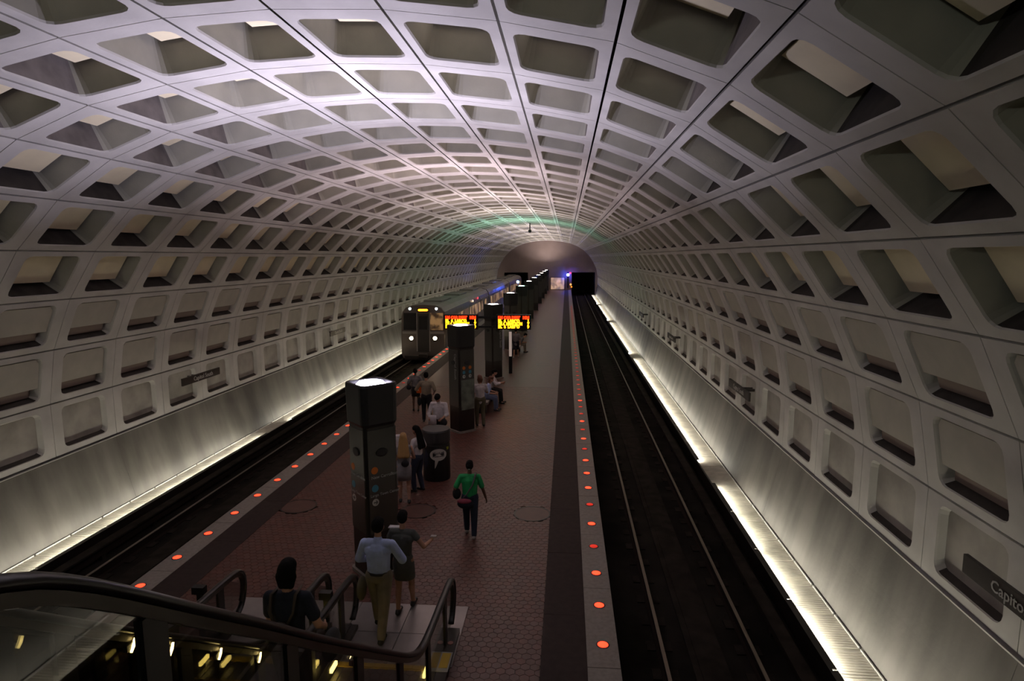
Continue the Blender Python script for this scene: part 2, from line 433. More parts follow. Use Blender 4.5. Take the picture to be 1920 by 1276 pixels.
# ------------------------------------------------------------------ platform
PL, PR = XC-4.659, XC+4.659
GR, DR = .36, -.372                       # granite inner edge, dark band inner edge (right)
GL, DL = 2*XC-GR, 2*XC-DR
YP = 1.0
bm = B(); box(bm, PL+.35, PR-.35, YP, YF, -1.25, -.12); box(bm, PL+.02, PR-.02, YP, YF, -.12, -.035)
floor = setp(finish('floor', bm, groutm), kind='structure')
# granite slabs
SL = 1.175*2
gm = None
for sd in (1, -1):
    for i in range(-3, 49):
        y = 9.582 - SL/2 + i*SL + SL*.25
        if y < YP or y+SL > YF: continue
        if gm is None:
            bm = B(); box(bm, -.256, .256, .006, SL-.006, -.13, 0); o = finish('granite_slab', bm, granite, floor, bevel=.006); gm = o.data
        else: o = link('granite_slab', gm, floor)
        o.location = P((GR+PR)/2 if sd > 0 else (GL+PL)/2, y, random.uniform(-.002,.002))
# dark tactile band, in long strips
bmesh_band = None
for x0, x1 in ((DR, GR-.006), (GL+.006, DL)):
    for i in range(0, 52):
        y = YP + i*SL
        if y+SL > YF: break
        bm = B(); box(bm, x0+.002, x1-.002, y+.003, y+SL-.003, -.04, .001)
        finish('band_strip', bm, darkband, floor)
# hexagonal tiles
HF = .150; HR = HF/math.sqrt(3)
def hexv(cx, cy, r, z): return [(cx + r*math.cos(PI/6+PI/3*k), cy + r*math.sin(PI/6+PI/3*k), z) for k in range(6)]
XL, XR = DL, DR
covers = [(998,962), (560,948), (783,957), (1020,683)]
def atz(px, py, z=0.):
    v = _F + _R2*((px-960)/1171.18) - _U2*((py-638)/1171.18); t = (z-EYE)/v.z; return (v.x*t, v.y*t)
cover_c = [atz(*c) for c in covers]; CR = .44
rows = []; y = 6.2; j = 0; YT = 30.
pick = []
mesh_hex = None
V, Fc, MI = [], [], []
while y < YT:
    x = XL - HF/2 + (HF/2 if j % 2 else 0)
    while x < XR + HF*.4:
        inpl = (-5.88 < x < -1.81 and y < 10.44)
        incov = any((x-c[0])**2 + (y-c[1])**2 < (CR+.02)**2 for c in cover_c)
        if not inpl and not incov:
            q = project(x, y, 0)
            if q and 0 < q[0] < 1920 and q[1] < 1290 and x > -1.70 and y < 13.6: pick.append((-y, x, y, j))
            else:
                b = len(V); z = -.003 + random.uniform(-.0015, .0015)
                V += hexv(x, y, HR*.955, z-.002) + hexv(x, y, HR*.99, -.02)
                Fc.append(tuple(b+i for i in range(6))); MI.append(random.choice((0,0,1,2)))
                for i in range(6): Fc.append((b+i, b+6+i, b+6+(i+1)%6, b+(i+1)%6)); MI.append(0)
        x += HF
    y += HR*1.5; j += 1
pick.sort(reverse=True)
for n_, (_, x, y, j) in enumerate(pick):
    if n_ < 300:
        if mesh_hex is None:
            mesh_hex = []
            for mm in (tilem, tile_b, tile_c):
                bm = B(); loft(bm, [hexv(0,0,HR*.99,-.02), hexv(0,0,HR*.985,-.006), hexv(0,0,HR*.955,0)]); o = finish('hexagonal_tile', bm, mm, floor)
                mesh_hex.append(o.data); bpy.data.objects.remove(o)
        link('hexagonal_tile', mesh_hex[random.choice((0,0,1,2))], floor, P(x, y, -.003 + random.uniform(-.0015,.0015)))
    else:
        b = len(V); z = -.003
        V += hexv(x, y, HR*.955, z) + hexv(x, y, HR*.99, -.02); Fc.append(tuple(b+i for i in range(6))); MI.append(random.choice((0,0,1,2)))
        for i in range(6): Fc.append((b+i, b+6+i, b+6+(i+1)%6, b+(i+1)%6)); MI.append(0)
me = bpy.data.meshes.new('hexagonal_tile'); me.from_pydata([tuple(c*S for c in v) for v in V], [], Fc); me.polygons.foreach_set('material_index', MI)
for m in (tilem, tile_b, tile_c): me.materials.append(m)
o = link('hexagonal_tile', me, floor); o['kind'] = 'stuff'
bm = B(); box(bm, XL, XR, YT-.05, YF, -.04, -.003); finish('far_paving', bm, tilefar, floor)
for n_, c in enumerate(cover_c):
    t = thing('access_cover', ['round tile-filled access cover in the floor between the green shirt and the right track',
        'round access cover in the floor left of the nearest pylon', 'round access cover in the floor right of the nearest pylon, near the walking couple',
        'round access cover far down the right side of the platform'][n_], 'floor cover', (c[0], c[1], -.004), 0, 'round floor covers')
    bm = B()
    for ra, rb in ((CR-.02, CR+.02),):
        seg = 32; 
        lo = []
        for rr_, z in ((ra, -.02), (ra, .004), (rb, .004), (rb, -.02)): lo.append([(rr_*math.cos(2*PI*k/seg), rr_*math.sin(2*PI*k/seg), z) for k in range(seg)])
        loft(bm, lo + [lo[0]], 0, False, False)
    bmesh.ops.recalc_face_normals(bm, faces=bm.faces); finish('cover_ring', bm, bronze, t)
    bm = B(); disc(bm, (0,0), CR-.02, -.02, 0, 32); finish('cover_infill', bm, tile_b, t)
# red warning lights in the granite
lens_me = ring_me = None
def warn(x, y, on, lab, grp):
    global lens_me, ring_me
    t = thing('warning_light', lab, 'light', (x, y, 0), 0, grp)
    if lens_me is None:
        bm = B(); loft(bm, [[(r_*math.cos(2*PI*k/16), r_*math.sin(2*PI*k/16), z) for k in range(16)] for r_, z in ((.088,-.01),(.088,.006),(.066,.016),(.03,.021))]); o = finish('lens', bm, red_on, t, True); lens_me = [o.data, o.data.copy()]
        lens_me[1].materials[0] = red_dim; bpy.data.objects.remove(o)
        bm = B(); loft(bm, [[(r_*math.cos(2*PI*k/16), r_*math.sin(2*PI*k/16), z) for k in range(16)] for r_, z in ((.112,-.01),(.112,.003),(.104,.008),(.09,.008),(.09,-.01))], 0, False, False); o = finish('ring', bm, ringm, t); ring_me = o.data; bpy.data.objects.remove(o)
    link('lens', lens_me[0 if on else 1], t); link('ring', ring_me, t)
dim = {3, 5, 9, 11, 13, 14, 16, 17}
for i in range(0, 62):
    y = 9.582 + 1.175*i
    on = i not in dim and i < 17
    warn(.63, y, on, ('bright red warning light' if on else 'dim red warning light') + ' set in the granite edge of the right-hand platform side', 'bright lights in the right platform edge' if on else 'dim lights in the right platform edge')
for i in range(0, 28):
    warn(-8.235, 10.755 + 1.17*i, i not in (13, 17, 20), ('bright red warning light' if i not in (13,17,20) else 'dim red warning light') + ' set in the granite edge along the train side', 'bright lights in the left platform edge' if i not in (13,17,20) else 'dim lights in the left platform edge')

# ------------------------------------------------------------------ pylons
def rsq(h, r, z, seg=4, rot=PI/4):
    out = []
    for (cx, cy, a0) in ((h-r,h-r,0), (-h+r,h-r,PI/2), (-h+r,-h+r,PI), (h-r,-h+r,1.5*PI)):
        for k in range(seg+1):
            a = a0 + PI/2*k/seg; x = cx + r*math.cos(a); y = cy + r*math.sin(a)
            out.append((x*math.cos(rot)-y*math.sin(rot), x*math.sin(rot)+y*math.cos(rot), z))
    return out
PH = .365
pyl_me = {}
def part(name, key, build, mats, parent, smooth=False):
    if key not in pyl_me:
        bm = B(); build(bm); bmesh.ops.recalc_face_normals(bm, faces=bm.faces); o = finish(name, bm, mats, parent, smooth); pyl_me[key] = o.data; return o
    return link(name, pyl_me[key], parent)
LAMPC = [(1,.86,.98),(1,.80,.91),(1,.80,.84),(1,.84,.84),(.55,1,.78),(1,.85,.85),(1,.85,.85),(1,.85,.80),(1,.85,.8),(1,.85,.8),(1,.85,.8)]
LAMPC[0] = (.84,.77,1.0)
ORD = ['nearest to the escalators','second from the escalators','third from the escalators, between two departure boards','fourth from the escalators','fifth from the escalators','sixth from the escalators','seventh from the escalators','eighth from the escalators','ninth from the escalators','tenth from the escalators','farthest, nearly at the end wall']
PY = [11.75, 22.15, 32.2, 42.4, 53.0, 63.6, 74.0, 85.0, 95.8, 107.5, 118.2]
pylons = []
for i, y in enumerate(PY):
    t = thing('lighting_pylon', 'dark bronze pylon with a lamp on top, ' + ORD[i], 'pylon', (XC - (.03 if i == 0 else 0), y, 0), 0, 'lighting pylons along the platform')
    pylons.append(t)
    part('plinth', 'pl', lambda b: loft(b, [rsq(PH+.03,.1,0), rsq(PH+.03,.1,.07)]), granite, t)
    part('shaft', 'sh', lambda b: loft(b, [rsq(PH-.02,.08,.07), rsq(PH-.02,.08,3.10)]), bronze, t)
    # face panels
    for q in range(4):
        def fp(b):
            box(b, -PH+.075, PH-.075, -PH+.02-.012, -PH+.024, .95, 3.02)
        o = part('face_panel', 'fp', fp, bronze_panel, t); o.rotation_euler = (0,0,PI/4+q*PI/2)
    part('lamp_cap', 'cap', lambda b: loft(b, [rsq(PH-.01,.1,3.08), rsq(PH+.02,.12,3.14), rsq(PH+.035,.13,3.86), rsq(PH+.02,.12,3.90), rsq(PH-.03,.1,3.90), rsq(PH-.05,.1,3.84)]), black, t)
    bm = B(); disc(bm, (0,0), .30, 3.842, 3.905, 24, 0, .24); finish('lamp_lens', bm, emis('uplight lens %d' % i, LAMPC[i], 30), t)
    ld = bpy.data.lights.new('uplight', 'AREA'); ld.shape = 'DISK'; ld.size = .5; ld.energy = LAMP_UP*(1.2 if i == 0 else .9 if i == 1 else 1.); ld.color = LAMPC[i]; ld.spread = math.radians(138)
    lo_ = bpy.data.objects.new('uplight', ld); COL.objects.link(lo_); lo_.parent = t; lo_.location = P(0, 0, 3.94); lo_.rotation_euler = (PI, 0, 0)
    if i < 4:
        for q in (0, 1):
            def ovl(b):
                loft(b, [[(.085*sc*math.cos(a)*1.5, -PH+.002-dz, 2.56+.085*sc*math.sin(a)) for a in (2*PI*k/20 for k in range(20))] for sc, dz in ((1,0),(1,.015),(.7,.02))])
            o = part('black_oval', 'ovl', ovl, black, t); o.rotation_euler = (0,0,(PI/4 if q == 0 else -PI/4))  # small black ovals on two faces of the nearer pylons
def dotx(parent, ang, u, z, r, m, name='line_dot'):
    bm = B(); loft(bm, [[(u+r*math.cos(a), -PH+.008-d, z+r*math.sin(a)) for a in (2*PI*k/20 for k in range(20))] for d in (0, .006)])
    bmesh.ops.recalc_face_normals(bm, faces=bm.faces); o = finish(name, bm, m, parent); o.rotation_euler = (0,0,ang); return o
def ftext(parent, ang, s, size, u, z, m, ax='LEFT', off=0., rot=0.):
    o = text('lettering', s, size, m, parent, (0,0,0), (0,0,0), .002, off, ax)
    o.rotation_euler = (PI/2, rot, ang); d = Vector((u, -PH+.002, z)); d.rotate(Matrix.Rotation(ang, 3, 'Z')); o.location = d*S; return o
def arrow(parent, ang, u, z, r):
    dotx(parent, ang, u, z, r, whitep, 'arrow_disc')
    bm = B(); y0, y1 = -PH-.003, -PH+.001
    box(bm, u-r*.6, u+r*.35, y0, y1, z-r*.11, z+r*.11)
    for sg in (1,-1):
        a = (u+r*.62, z); b_ = (u+r*.1, z+sg*r*.5)
        loft(bm, [[(a[0], yy, a[1]-.11*r*sg), (a[0], yy, a[1]+.11*r*sg), (b_[0]-.0, yy, b_[1]+.13*r*sg), (b_[0], yy, b_[1]-.11*r*sg)] for yy in (y0, y1)])
    bmesh.ops.recalc_face_normals(bm, faces=bm.faces); o = finish('arrow', bm, black, parent); o.rotation_euler = (0,0,ang)
p1 = pylons[0]
for ang in (PI/4, -PI/4):
    dotx(p1, ang, -.165, 2.22, .072, orangep); ftext(p1, ang, 'New Carrollton', .088, -.24, 2.08, whitedim, 'LEFT', .001)
    dotx(p1, ang, -.165, 1.86, .072, bluep); ftext(p1, ang, 'Largo Town Center', .078, -.27, 1.72, whitedim, 'LEFT', .001)
    arrow(p1, ang, -.165, 1.58, .072)
p2 = pylons[1]
mapm = mat('transit map print', (.13,.15,.12), .3, var=.35, scale=5)
for ang in (PI/4,):
    for u in (-.15, .12):
        dotx(p2, ang, u, 2.38, .064, orangep); dotx(p2, ang, u, 2.22, .062, bluep); arrow(p2, ang, u, 2.07, .062)
    bm = B(); box(bm, -.28, .28, -PH-.012, -PH+.01, .85, 1.94); o = finish('map_case', bm, mapm, p2, bevel=.004); o.rotation_euler = (0,0,ang)
ftext(p2, -PI/4, 'Capitol South', .17, .12, 2.42, whitedim, 'CENTER', .002, PI/2)
ftext(pylons[2], PI/4, 'Capitol South', .17, .18, 2.1, whitedim, 'CENTER', .002, PI/2)

# departure boards either side of the third pylon
ledred = emis('red board diodes', (1,.035,.005), 2.2, (.1,.01,.0)); ledamb = emis('amber board diodes', (1,.45,.01), 2.4, (.1,.04,.0))
yb = PY[2]-.72
for cx, lab, side in ((-5.37, 'black departure board with red and amber text, nearer the train', 0), (-2.66, 'black departure board with red and amber text, nearer the empty track', 1)):
    t = thing('departure_board', lab, 'display', (cx, yb, 3.02), 0, 'departure boards on the third pylon')
    bm = B(); box(bm, -.88, .88, -.10, .16, -.36, .40); finish('housing', bm, black, t, bevel=.02)
    bm = B(); box(bm, -.82, .82, -.112, -.098, -.30, .34); finish('screen', bm, mat('display glass', (.006,.005,.005), .2), t)
    x0, x1 = (.6, XC-cx-.01) if not side else (XC-cx+.01, -.6)
    for z0, z1 in ((.18,.30),(-.30,-.20)):
        bm = B(); box(bm, x0, x1, .16, .22, z0, z1); finish('bracket', bm, black, t)
    for s_, z, m_ in (('LN CAR DEST', .245, ledred), ('BL  6  LARGO', .08, ledamb), ('OR 6  NEWCRLTN', -.07, ledamb), ('BL  6  LARGO', -.22, ledamb)):
        text('lettering', s_, .195, m_, t, (-.78, -.116, z), (PI/2,0,0), .002, .022, 'LEFT', .93 if len(s_) < 13 else .76)
    for s_, z, m_ in (('MIN', .245, ledred), ('1', .08, ledamb), ('7', -.07, ledamb), ('9', -.22, ledamb)):
        text('lettering', s_, .195, m_, t, (.79, -.116, z), (PI/2,0,0), .002, .022, 'RIGHT', .9)

# cylindrical bin with a speech-bubble poster
t = thing('round_kiosk', 'black round waist-high bin with a white speech-bubble poster, beside the nearest pylon', 'bin', (-3.70, 17.15, 0))
def cyl(bm, prof, seg=32): loft(bm, [[(r*math.cos(2*PI*k/seg), r*math.sin(2*PI*k/seg), z) for k in range(seg)] for r, z in prof])
bm = B(); cyl(bm, [(.385,0),(.39,.04),(.39,1.02),(.385,1.04)]); finish('body', bm, black, t, False)
bm = B(); cyl(bm, [(.37,1.03),(.37,1.12)]); finish('slot_band', bm, shellm, t)
bm = B(); cyl(bm, [(.40,1.11),(.405,1.14),(.405,1.42),(.385,1.46),(.05,1.475)]); finish('lid', bm, mat('charcoal lid', (.03,.028,.03), .5), t)
def wrap(bm, pts, r, mi=0):
    vi = [bm.verts.new((r*math.sin(a), -r*math.cos(a), z)) for a, z in pts]; vo = [bm.verts.new(((r-.02)*math.sin(a), -(r-.02)*math.cos(a), z)) for a, z in pts]
    n = len(pts)
    # fan in strips
    c = bm.verts.new((r*math.sin(sum(p[0] for p in pts)/n), -r*math.cos(sum(p[0] for p in pts)/n), sum(p[1] for p in pts)/n))
    for i in range(n):
        bm.faces.new((vi[i], vi[(i+1)%n], c)).material_index = mi; bm.faces.new((vi[i], vo[i], vo[(i+1)%n], vi[(i+1)%n])).material_index = mi
bm = B(); A0 = .35
pts = [(A0+.62*math.cos(q), .79+.17*math.sin(q)) for q in (2*PI*k/28 for k in range(28))]
wrap(bm, pts, .405); wrap(bm, [(A0-.25,.66),(A0+.0,.63),(A0-.22,.42),(A0-.28,.40)], .407)
bmesh.ops.recalc_face_normals(bm, faces=bm.faces); finish('speech_bubble', bm, mat('poster white', (.52,.48,.44), .6), t)
bm = B()
for i in range(8):
    aa = A0-.40+i*.105; zz = .835+.012*math.sin(i*2.1); wrap(bm, [(aa,zz-.028),(aa+.045,zz-.028),(aa+.06,zz+.028),(aa+.015,zz+.028)], .412)
for i in range(9):
    aa = A0-.40+i*.095; wrap(bm, [(aa,.755),(aa+.06,.755),(aa+.06,.735),(aa,.735)], .411)
finish('poster_print', bm, mat('poster ink', (.05,.04,.05), .6), t)
bm = B(); wrap(bm, [(.98,.98),(1.22,.98),(1.22,.91),(1.05,.90)], .405); finish('yellow_tag', bm, mat('lime print', (.35,.42,.03), .6), t)
bm = B(); wrap(bm, [(-.62,.95),(-.40,.80),(-.42,.52),(-.72,.30),(-.9,.55)], .404); finish('poster_figure', bm, mat('dark poster figure', (.02,.025,.05), .6), t)

# ------------------------------------------------------------------ station name signs on the walls
def namesign(sd, yc, ln, lab, z=1.72, h=.26, off=.42):
    xw = XC + sd*(9.66-off)
    t = thing('station_name_sign', lab, 'sign', (xw, yc, z), 0, 'station name signs on the walls')
    bm = B(); box(bm, -.03, .03, -ln/2, ln/2, -h/2, h/2); finish('sign_plate', bm, signbrown, t, bevel=.006)
    bm = B()
    for yy in (-.12, .12):
        box(bm, *( (.03, off+.02) if sd > 0 else (-off-.02, -.03)), yy-.03, yy+.03, -.04, .04)
    finish('bracket', bm, bronze, t)
    text('lettering', 'Capitol South', .215, whitep, t, (-.032*sd, -.02*1 if sd > 0 else .08, 0), (PI/2, 0, -PI/2 if sd > 0 else PI/2), .002, .002)
    return t

# ------------------------------------------------------------------ end-wall furniture
t = thing('advertising_panel', 'lit orange and brown advertising panel at the foot of the far end wall', 'billboard', (-1.71, YF-.35, 0))
bm = B(); box(bm, -1.38, 1.38, 0, .2, 0, 2.45); finish('frame', bm, bronze, t)
adm = bpy.data.materials.new('lit poster'); adm.use_nodes = True; nt = adm.node_tree; b_ = nt.nodes['Principled BSDF']
geo = nt.nodes.new('ShaderNodeNewGeometry'); ns = nt.nodes.new('ShaderNodeTexNoise'); ns.inputs['Scale'].default_value = 1.6; cr = nt.nodes.new('ShaderNodeValToRGB')
cr.color_ramp.elements[0].position = .38; cr.color_ramp.elements[0].color = (.10,.06,.04,1); cr.color_ramp.elements[1].position = .68; cr.color_ramp.elements[1].color = (.75,.42,.22,1)
nt.links.new(geo.outputs[0], ns.inputs[0]); nt.links.new(ns.outputs[0], cr.inputs[0]); nt.links.new(cr.outputs[0], b_.inputs['Emission Color']); b_.inputs['Emission Strength'].default_value = .9
bm = B(); box(bm, -1.3, 1.3, -.03, 0, .12, 2.36); finish('poster', bm, adm, t)
def ball(bm, c, r, seg=12, rings=7):
    loft(bm, [[(c[0]+r*math.sin(PI*j/rings)*math.cos(2*PI*k/seg), c[1]+r*math.sin(PI*j/rings)*math.sin(2*PI*k/seg), c[2]-r*math.cos(PI*j/rings)) for k in range(seg)] for j in range(1, rings)])
def signal(x, y, z, lab, bulbs, mast=True):
    t = thing('track_signal', lab, 'signal', (x, y, 0))
    bm = B(); box(bm, -.05, .05, -.02, .08, 0 if mast else z-.6, z+.3); box(bm, -.16, .16, -.05, .1, min(b[2] for b in bulbs)-.2, max(b[2] for b in bulbs)+.2); finish('signal_head', bm, black, t)
    for bx, r, bz, nm, c, s in bulbs:
        bm = B(); ball(bm, (bx, -.12, bz), r); finish('lamp_bulb', bm, emis(nm, c, s), t, True)
def aty(px, py, Y):
    v = _F + _R2*((px-960)/1171.18) - _U2*((py-638)/1171.18); tt = Y/v.y; return (v.x*tt, Y, EYE+v.z*tt)
q = aty(1065,515,YF-.6); q2 = aty(1070,534,YF-.6); q3 = aty(1069.5,511.5,YF-.6)
signal(q[0], YF-.6, q[2], 'signal post with glowing blue, small red and amber lamps beside the right tunnel mouth',
       [(0,.26,q[2],'blue signal lamp',(.05,.10,1),90),(q3[0]-q[0],.16,q3[2],'red signal lamp',(1,.01,.03),6),(q2[0]-q[0],.2,q2[2]+.1,'amber signal lamp',(1,.40,.08),1.6),(q2[0]-q[0]+.15,.17,q2[2]-.35,'deep amber signal lamp',(1,.30,.01),1.3)])
q = aty(971,528,86)
signal(q[0], 86, q[2], 'post with a bright blue lamp beside the left track, glowing on the train roof', [(0,.17,q[2],'blue beacon lamp',(.04,.12,1),260)])
# pendant under the vault
q = aty(993.5, 431, 60.)
t = thing('ceiling_pendant', 'small dark camera pendant hanging from the vault far down the tunnel', 'pendant', (q[0], 60., 0))
bm = B(); tube(bm, [(0,0,q[2]), (0,0,9.5)], .05, 8); finish('rod', bm, black, t)
bm = B(); ball(bm, (0,0,q[2]-.1), .16); finish('dome', bm, black, t, True)

for sd, yc, lab in ((1, 7.42, 'brown station name sign cut by the right edge of the photo'), (1, 19.9, 'brown station name sign second along the right wall'),
                    (1, 32.8, 'brown station name sign third along the right wall'), (1, 45.9, 'brown station name sign fourth along the right wall'),
                    (-1, 21.0, 'brown station name sign nearest on the left wall'), (-1, 34.5, 'brown station name sign on the left wall just before the train')):
    namesign(sd, yc, 2.3, lab, 2.13)

# ------------------------------------------------------------------ mezzanine (where the photographer stands)
bm = B(); box(bm, -8.3, .9, YN+.05, .32, 4.02, 4.45); box(bm, -8.3, -5.95, .32, 1.3, 4.02, 4.45)
setp(finish('floor_mezzanine', bm, concrete_in), kind='structure')
bm = B(); box(bm, -1.6, .9, .16, .32, 4.45, 5.40); box(bm, .74, .9, YN+.1, .16, 4.45, 5.40); setp(finish('wall_mezzanine', bm, concrete_in), kind='structure')

t = thing('added_fill_lamp', 'added fill lamp on the mezzanine behind the photographer, outside the photo', 'light', (-3.4, -4.5, 4.45))  # added unseen lamp, lifts the near vault and the escalator riders
bm = B(); box(bm, -.1, .1, -.1, .1, 0, 3.0); finish('pole', bm, bronze, t)
bm = B(); box(bm, -1.2, 1.2, -.15, .12, 2.85, 3.25); finish('lamp_housing', bm, black, t)
ld = bpy.data.lights.new('added_fill_light', 'AREA'); ld.shape = 'RECTANGLE'; ld.size = 2.1; ld.size_y = .3; ld.energy = 85; ld.color = (.95,1.0,.86)
lo_ = bpy.data.objects.new('added_fill_light', ld); COL.objects.link(lo_); lo_.parent = t; lo_.location = P(0, .14, 3.05); lo_.rotation_euler = (PI/2+.5, 0, 0)
# ------------------------------------------------------------------ escalators
HP = [(-.6,5.38),(.9,5.38),(1.45,5.34),(1.86,5.23),(2.24,5.01),(2.88,4.53),(3.6,3.99),(4.45,3.34),(5.73,2.39),(6.75,1.64),(7.15,1.37),(7.55,1.15),(7.95,1.04),(8.5,.99),(9.3,.955),(9.75,.925)]
NW = [(9.93,.87),(10.03,.75),(10.06,.58),(10.02,.40),(9.92,.24),(9.78,.15)]
def dz(y):      # deck line
    z = None
    for (a, b), (c, d) in zip(HP, HP[1:]):
        if a <= y <= c: z = b + (d-b)*(y-a)/(c-a)
    if z is None: z = HP[-1][1]
    return max(z - 1.02, .10) if y > .9 else 4.44
def stepz(y): return max(.016, min(4.45, .12 + (7.35-y)*.7326))
skirtm = mat('escalator skirt', (.05,.045,.04), .35, metal=.6)
lampy = emis('warm handrail lamp', (1,.74,.26), 16)
comby = emis('comb lamp', (1,.72,.18), 9)
def escalator(xl, xr, lab, lamps):
    t = thing('escalator', lab, 'escalator', ((xl+xr)/2, 9.0, 0), 0, 'escalators down from the mezzanine'); ox, oy = (xl+xr)/2, 9.0
    sh = lambda o: o
    def put(name, bm, m, par=t, smooth=False):
        bmesh.ops.recalc_face_normals(bm, faces=bm.faces)
        if par is t: bmesh.ops.translate(bm, vec=(-ox,-oy,0), verts=bm.verts)
        return finish(name, bm, m, par, smooth)
    for xg, out in ((xl, -1), (xr, 1)):
        # moving handrail: flattened oval section along the path
        path = HP + NW; pts = [Vector((0, y, z-.03)) for y, z in path]; fine = []
        for i in range(len(pts)-1):
            p0, p1, p2, p3 = pts[max(i-1,0)], pts[i], pts[i+1], pts[min(i+2,len(pts)-1)]
            for q in range(3):
                u = q/3.; fine.append(.5*((2*p1) + (p2-p0)*u + (2*p0-5*p1+4*p2-p3)*u*u + (3*p1-p0-3*p2+p3)*u**3))
        fine.append(pts[-1]); loops = []; cov = []
        for i, p in enumerate(fine):
            tn = (fine[min(i+1,len(fine)-1)] - fine[max(i-1,0)]).normalized(); up = Vector((0, -tn.z, tn.y)) if tn.y or tn.z else Vector((0,0,1))
            loops.append([(xg + .055*math.cos(a)*(1.0), p.y + up.y*.032*math.sin(a), p.z + up.z*.032*math.sin(a)) for a in (2*PI*k/12 for k in range(12))])
            cov.append([(xg+dx, p.y + up.y*d, p.z + up.z*d) for dx, d in ((-.032,-.03),(.032,-.03),(.028,-.085),(-.028,-.085))])
        bm = B(); loft(bm, loops); put('handrail', bm, rubber, t, True)
        bm = B(); loft(bm, cov[:-4]); put('rail_guide', bm, deckm)
        # glass
        ys = [-.4 + .35*i for i in range(29)]; 
        def railz(y):
            for (a, b), (c, d) in zip(HP, HP[1:]):
                if a <= y <= c: return b + (d-b)*(y-a)/(c-a)
            return .925
        ps = [p for p in fine if p.y > -.5]
        top = [(p.y, p.z-.10) for p in ps if p.y <= 9.7] + [(9.93,.62),(9.90,.35)]
        bm = B(); a = []; b_ = []
        for y, z in top:
            zz = max(dz(min(y, 9.7))+.0, .1)
            a.append([(xg-.006, y, z), (xg+.006, y, z), (xg+.006, y, min(z-.01, zz)), (xg-.006, y, min(z-.01, zz))])
        loft(bm, a); put('glass_panel', bm, glassm)
        for y in (1.20, 2.57, 3.93, 5.28, 6.65, 8.08, 9.30):
            zt, zb = railz(y)-.09, dz(y)
            bm = B(); box(bm, xg-.022, xg+.022, y-.085, y+.085, zb-.05, zt); put('post', bm, black)
        # decks and outer cladding
        bm = B(); L = []
        for y in [-.5,.6,1.2,1.6,2.0,2.4,2.9,3.5,4.3,5.2,6.0,6.6,7.0,7.3,7.7,8.2,8.69,8.71,9.0,9.7]:
            z = dz(y); x0, x1 = (xg-.02, xg+.17) if out > 0 else (xg-.17, xg+.02)
            L.append([(x0, y, z), (x1, y, z), (x1, y, max(-.01 if y < 8.7 else .013, z-1.25)), (x0, y, max(-.01 if y < 8.7 else .013, z-1.25))])
        loft(bm, L); put('outer_deck', bm, bronze)
        bm = B(); L = []
        for y in [-.5,.6,1.2,1.6,2.0,2.4,2.9,3.5,4.3,5.2,6.0,6.6,7.0,7.3,7.7,8.2,8.69,8.71,9.0,9.7]:
            z = dz(y) - .02; zs = stepz(y)-.3 if y < 8 else -.01; x0, x1 = (xg-.13, xg-.02) if out > 0 else (xg+.02, xg+.13)
            L.append([(x0, y, z), (x1, y, z), (x1, y, max(-.01 if y < 8.7 else .013, zs)), (x0, y, max(-.01 if y < 8.7 else .013, zs))])
        loft(bm, L); put('skirt_panel', bm, skirtm)
        for y in lamps[0 if out < 0 else 1]:
            z = railz(y) - .15; x = xg - out*.03
            bm = B(); box(bm, x-.018, x+.018, y-.07, y+.07, z-.035, z+.02); o = put('lamp_holder', bm, bronze)
            bm = B(); tube(bm, [(x-out*.02, y-.03, z-.06), (x-out*.02, y, z-.012), (x-out*.02, y+.03, z+.035)], [.010,.017,.010], 8); put('handrail_lamp', bm, lampy)
        x = xg - out*.15
        bm = B(); box(bm, x-.02, x+.02, 8.40, 8.62, .10, .16); put('comb_lamp', bm, comby)
    # steps
    w0, w1 = -(xr-xl)/2+.14, (xr-xl)/2-.14; y = 8.70; me_s = me_e = None
    while y > .2:
        z = stepz(y-.22)
        if me_s is None:
            bm = B(); box(bm, w0, w1, -.44, 0, -.36, -.012)
            for q in range(9): box(bm, w0+.01+q*(w1-w0)/9, w0+.01+(q+.55)*(w1-w0)/9, -.43, -.01, -.012, 0)
            o = finish('step', bm, stepm, t); me_s = o.data
            bm = B(); box(bm, w0, w1, -.025, -.004, -.008, .003); e_ = finish('yellow_edge', bm, yellow, o); me_e = e_.data
        else:
            o = link('step', me_s, t); link('yellow_edge', me_e, o)
        o.location = P(0, y-oy, z); y -= .44
    bm = B(); box(bm, xl+.13, xr-.13, 8.71, 8.80, -.01, .020); put('comb_plate', bm, yellow)
    bm = B(); L = []
    for yy in [-.5,.6,1.2,1.6,2.4,3.5,5.2,6.6,7.3]:
        zz = stepz(yy); L.append([(xl, yy, zz-.40), (xr, yy, zz-.40), (xr, yy, max(-.01, zz-1.2)), (xl, yy, max(-.01, zz-1.2))])
    loft(bm, L); put('truss', bm, bronze)
    return t
escR = escalator(-3.65, -1.93, 'escalator with black handrails that the two people are riding and leaving, nearest the photographer', ((4.56,5.03,5.78,6.57), (5.24,)))
escL = escalator(-5.72, -4.15, 'empty escalator with black handrails, on the far side of the occupied one', ((), ()))
# plate and markings on the outer deck of the nearer escalator
bm = B(); box(bm, -.09, .09, -.24, .24, 0, .006); o = finish('warning_plate', bm, whitedim, escR); o.location = P(-1.845+2.79, 8.80-9.0, .10)
bm = B(); box(bm, -.068, .068, -.15, .21, .006, .010); finish('yellow_field', bm, yellow, o)
bm = B(); disc(bm, (0,0), .045, .0, .008, 18); o = finish('round_sticker', bm, mat('pink sticker', (.40,.20,.17), .6), escR); o.location = P(-1.84+2.79, 9.28-9.0, .10)
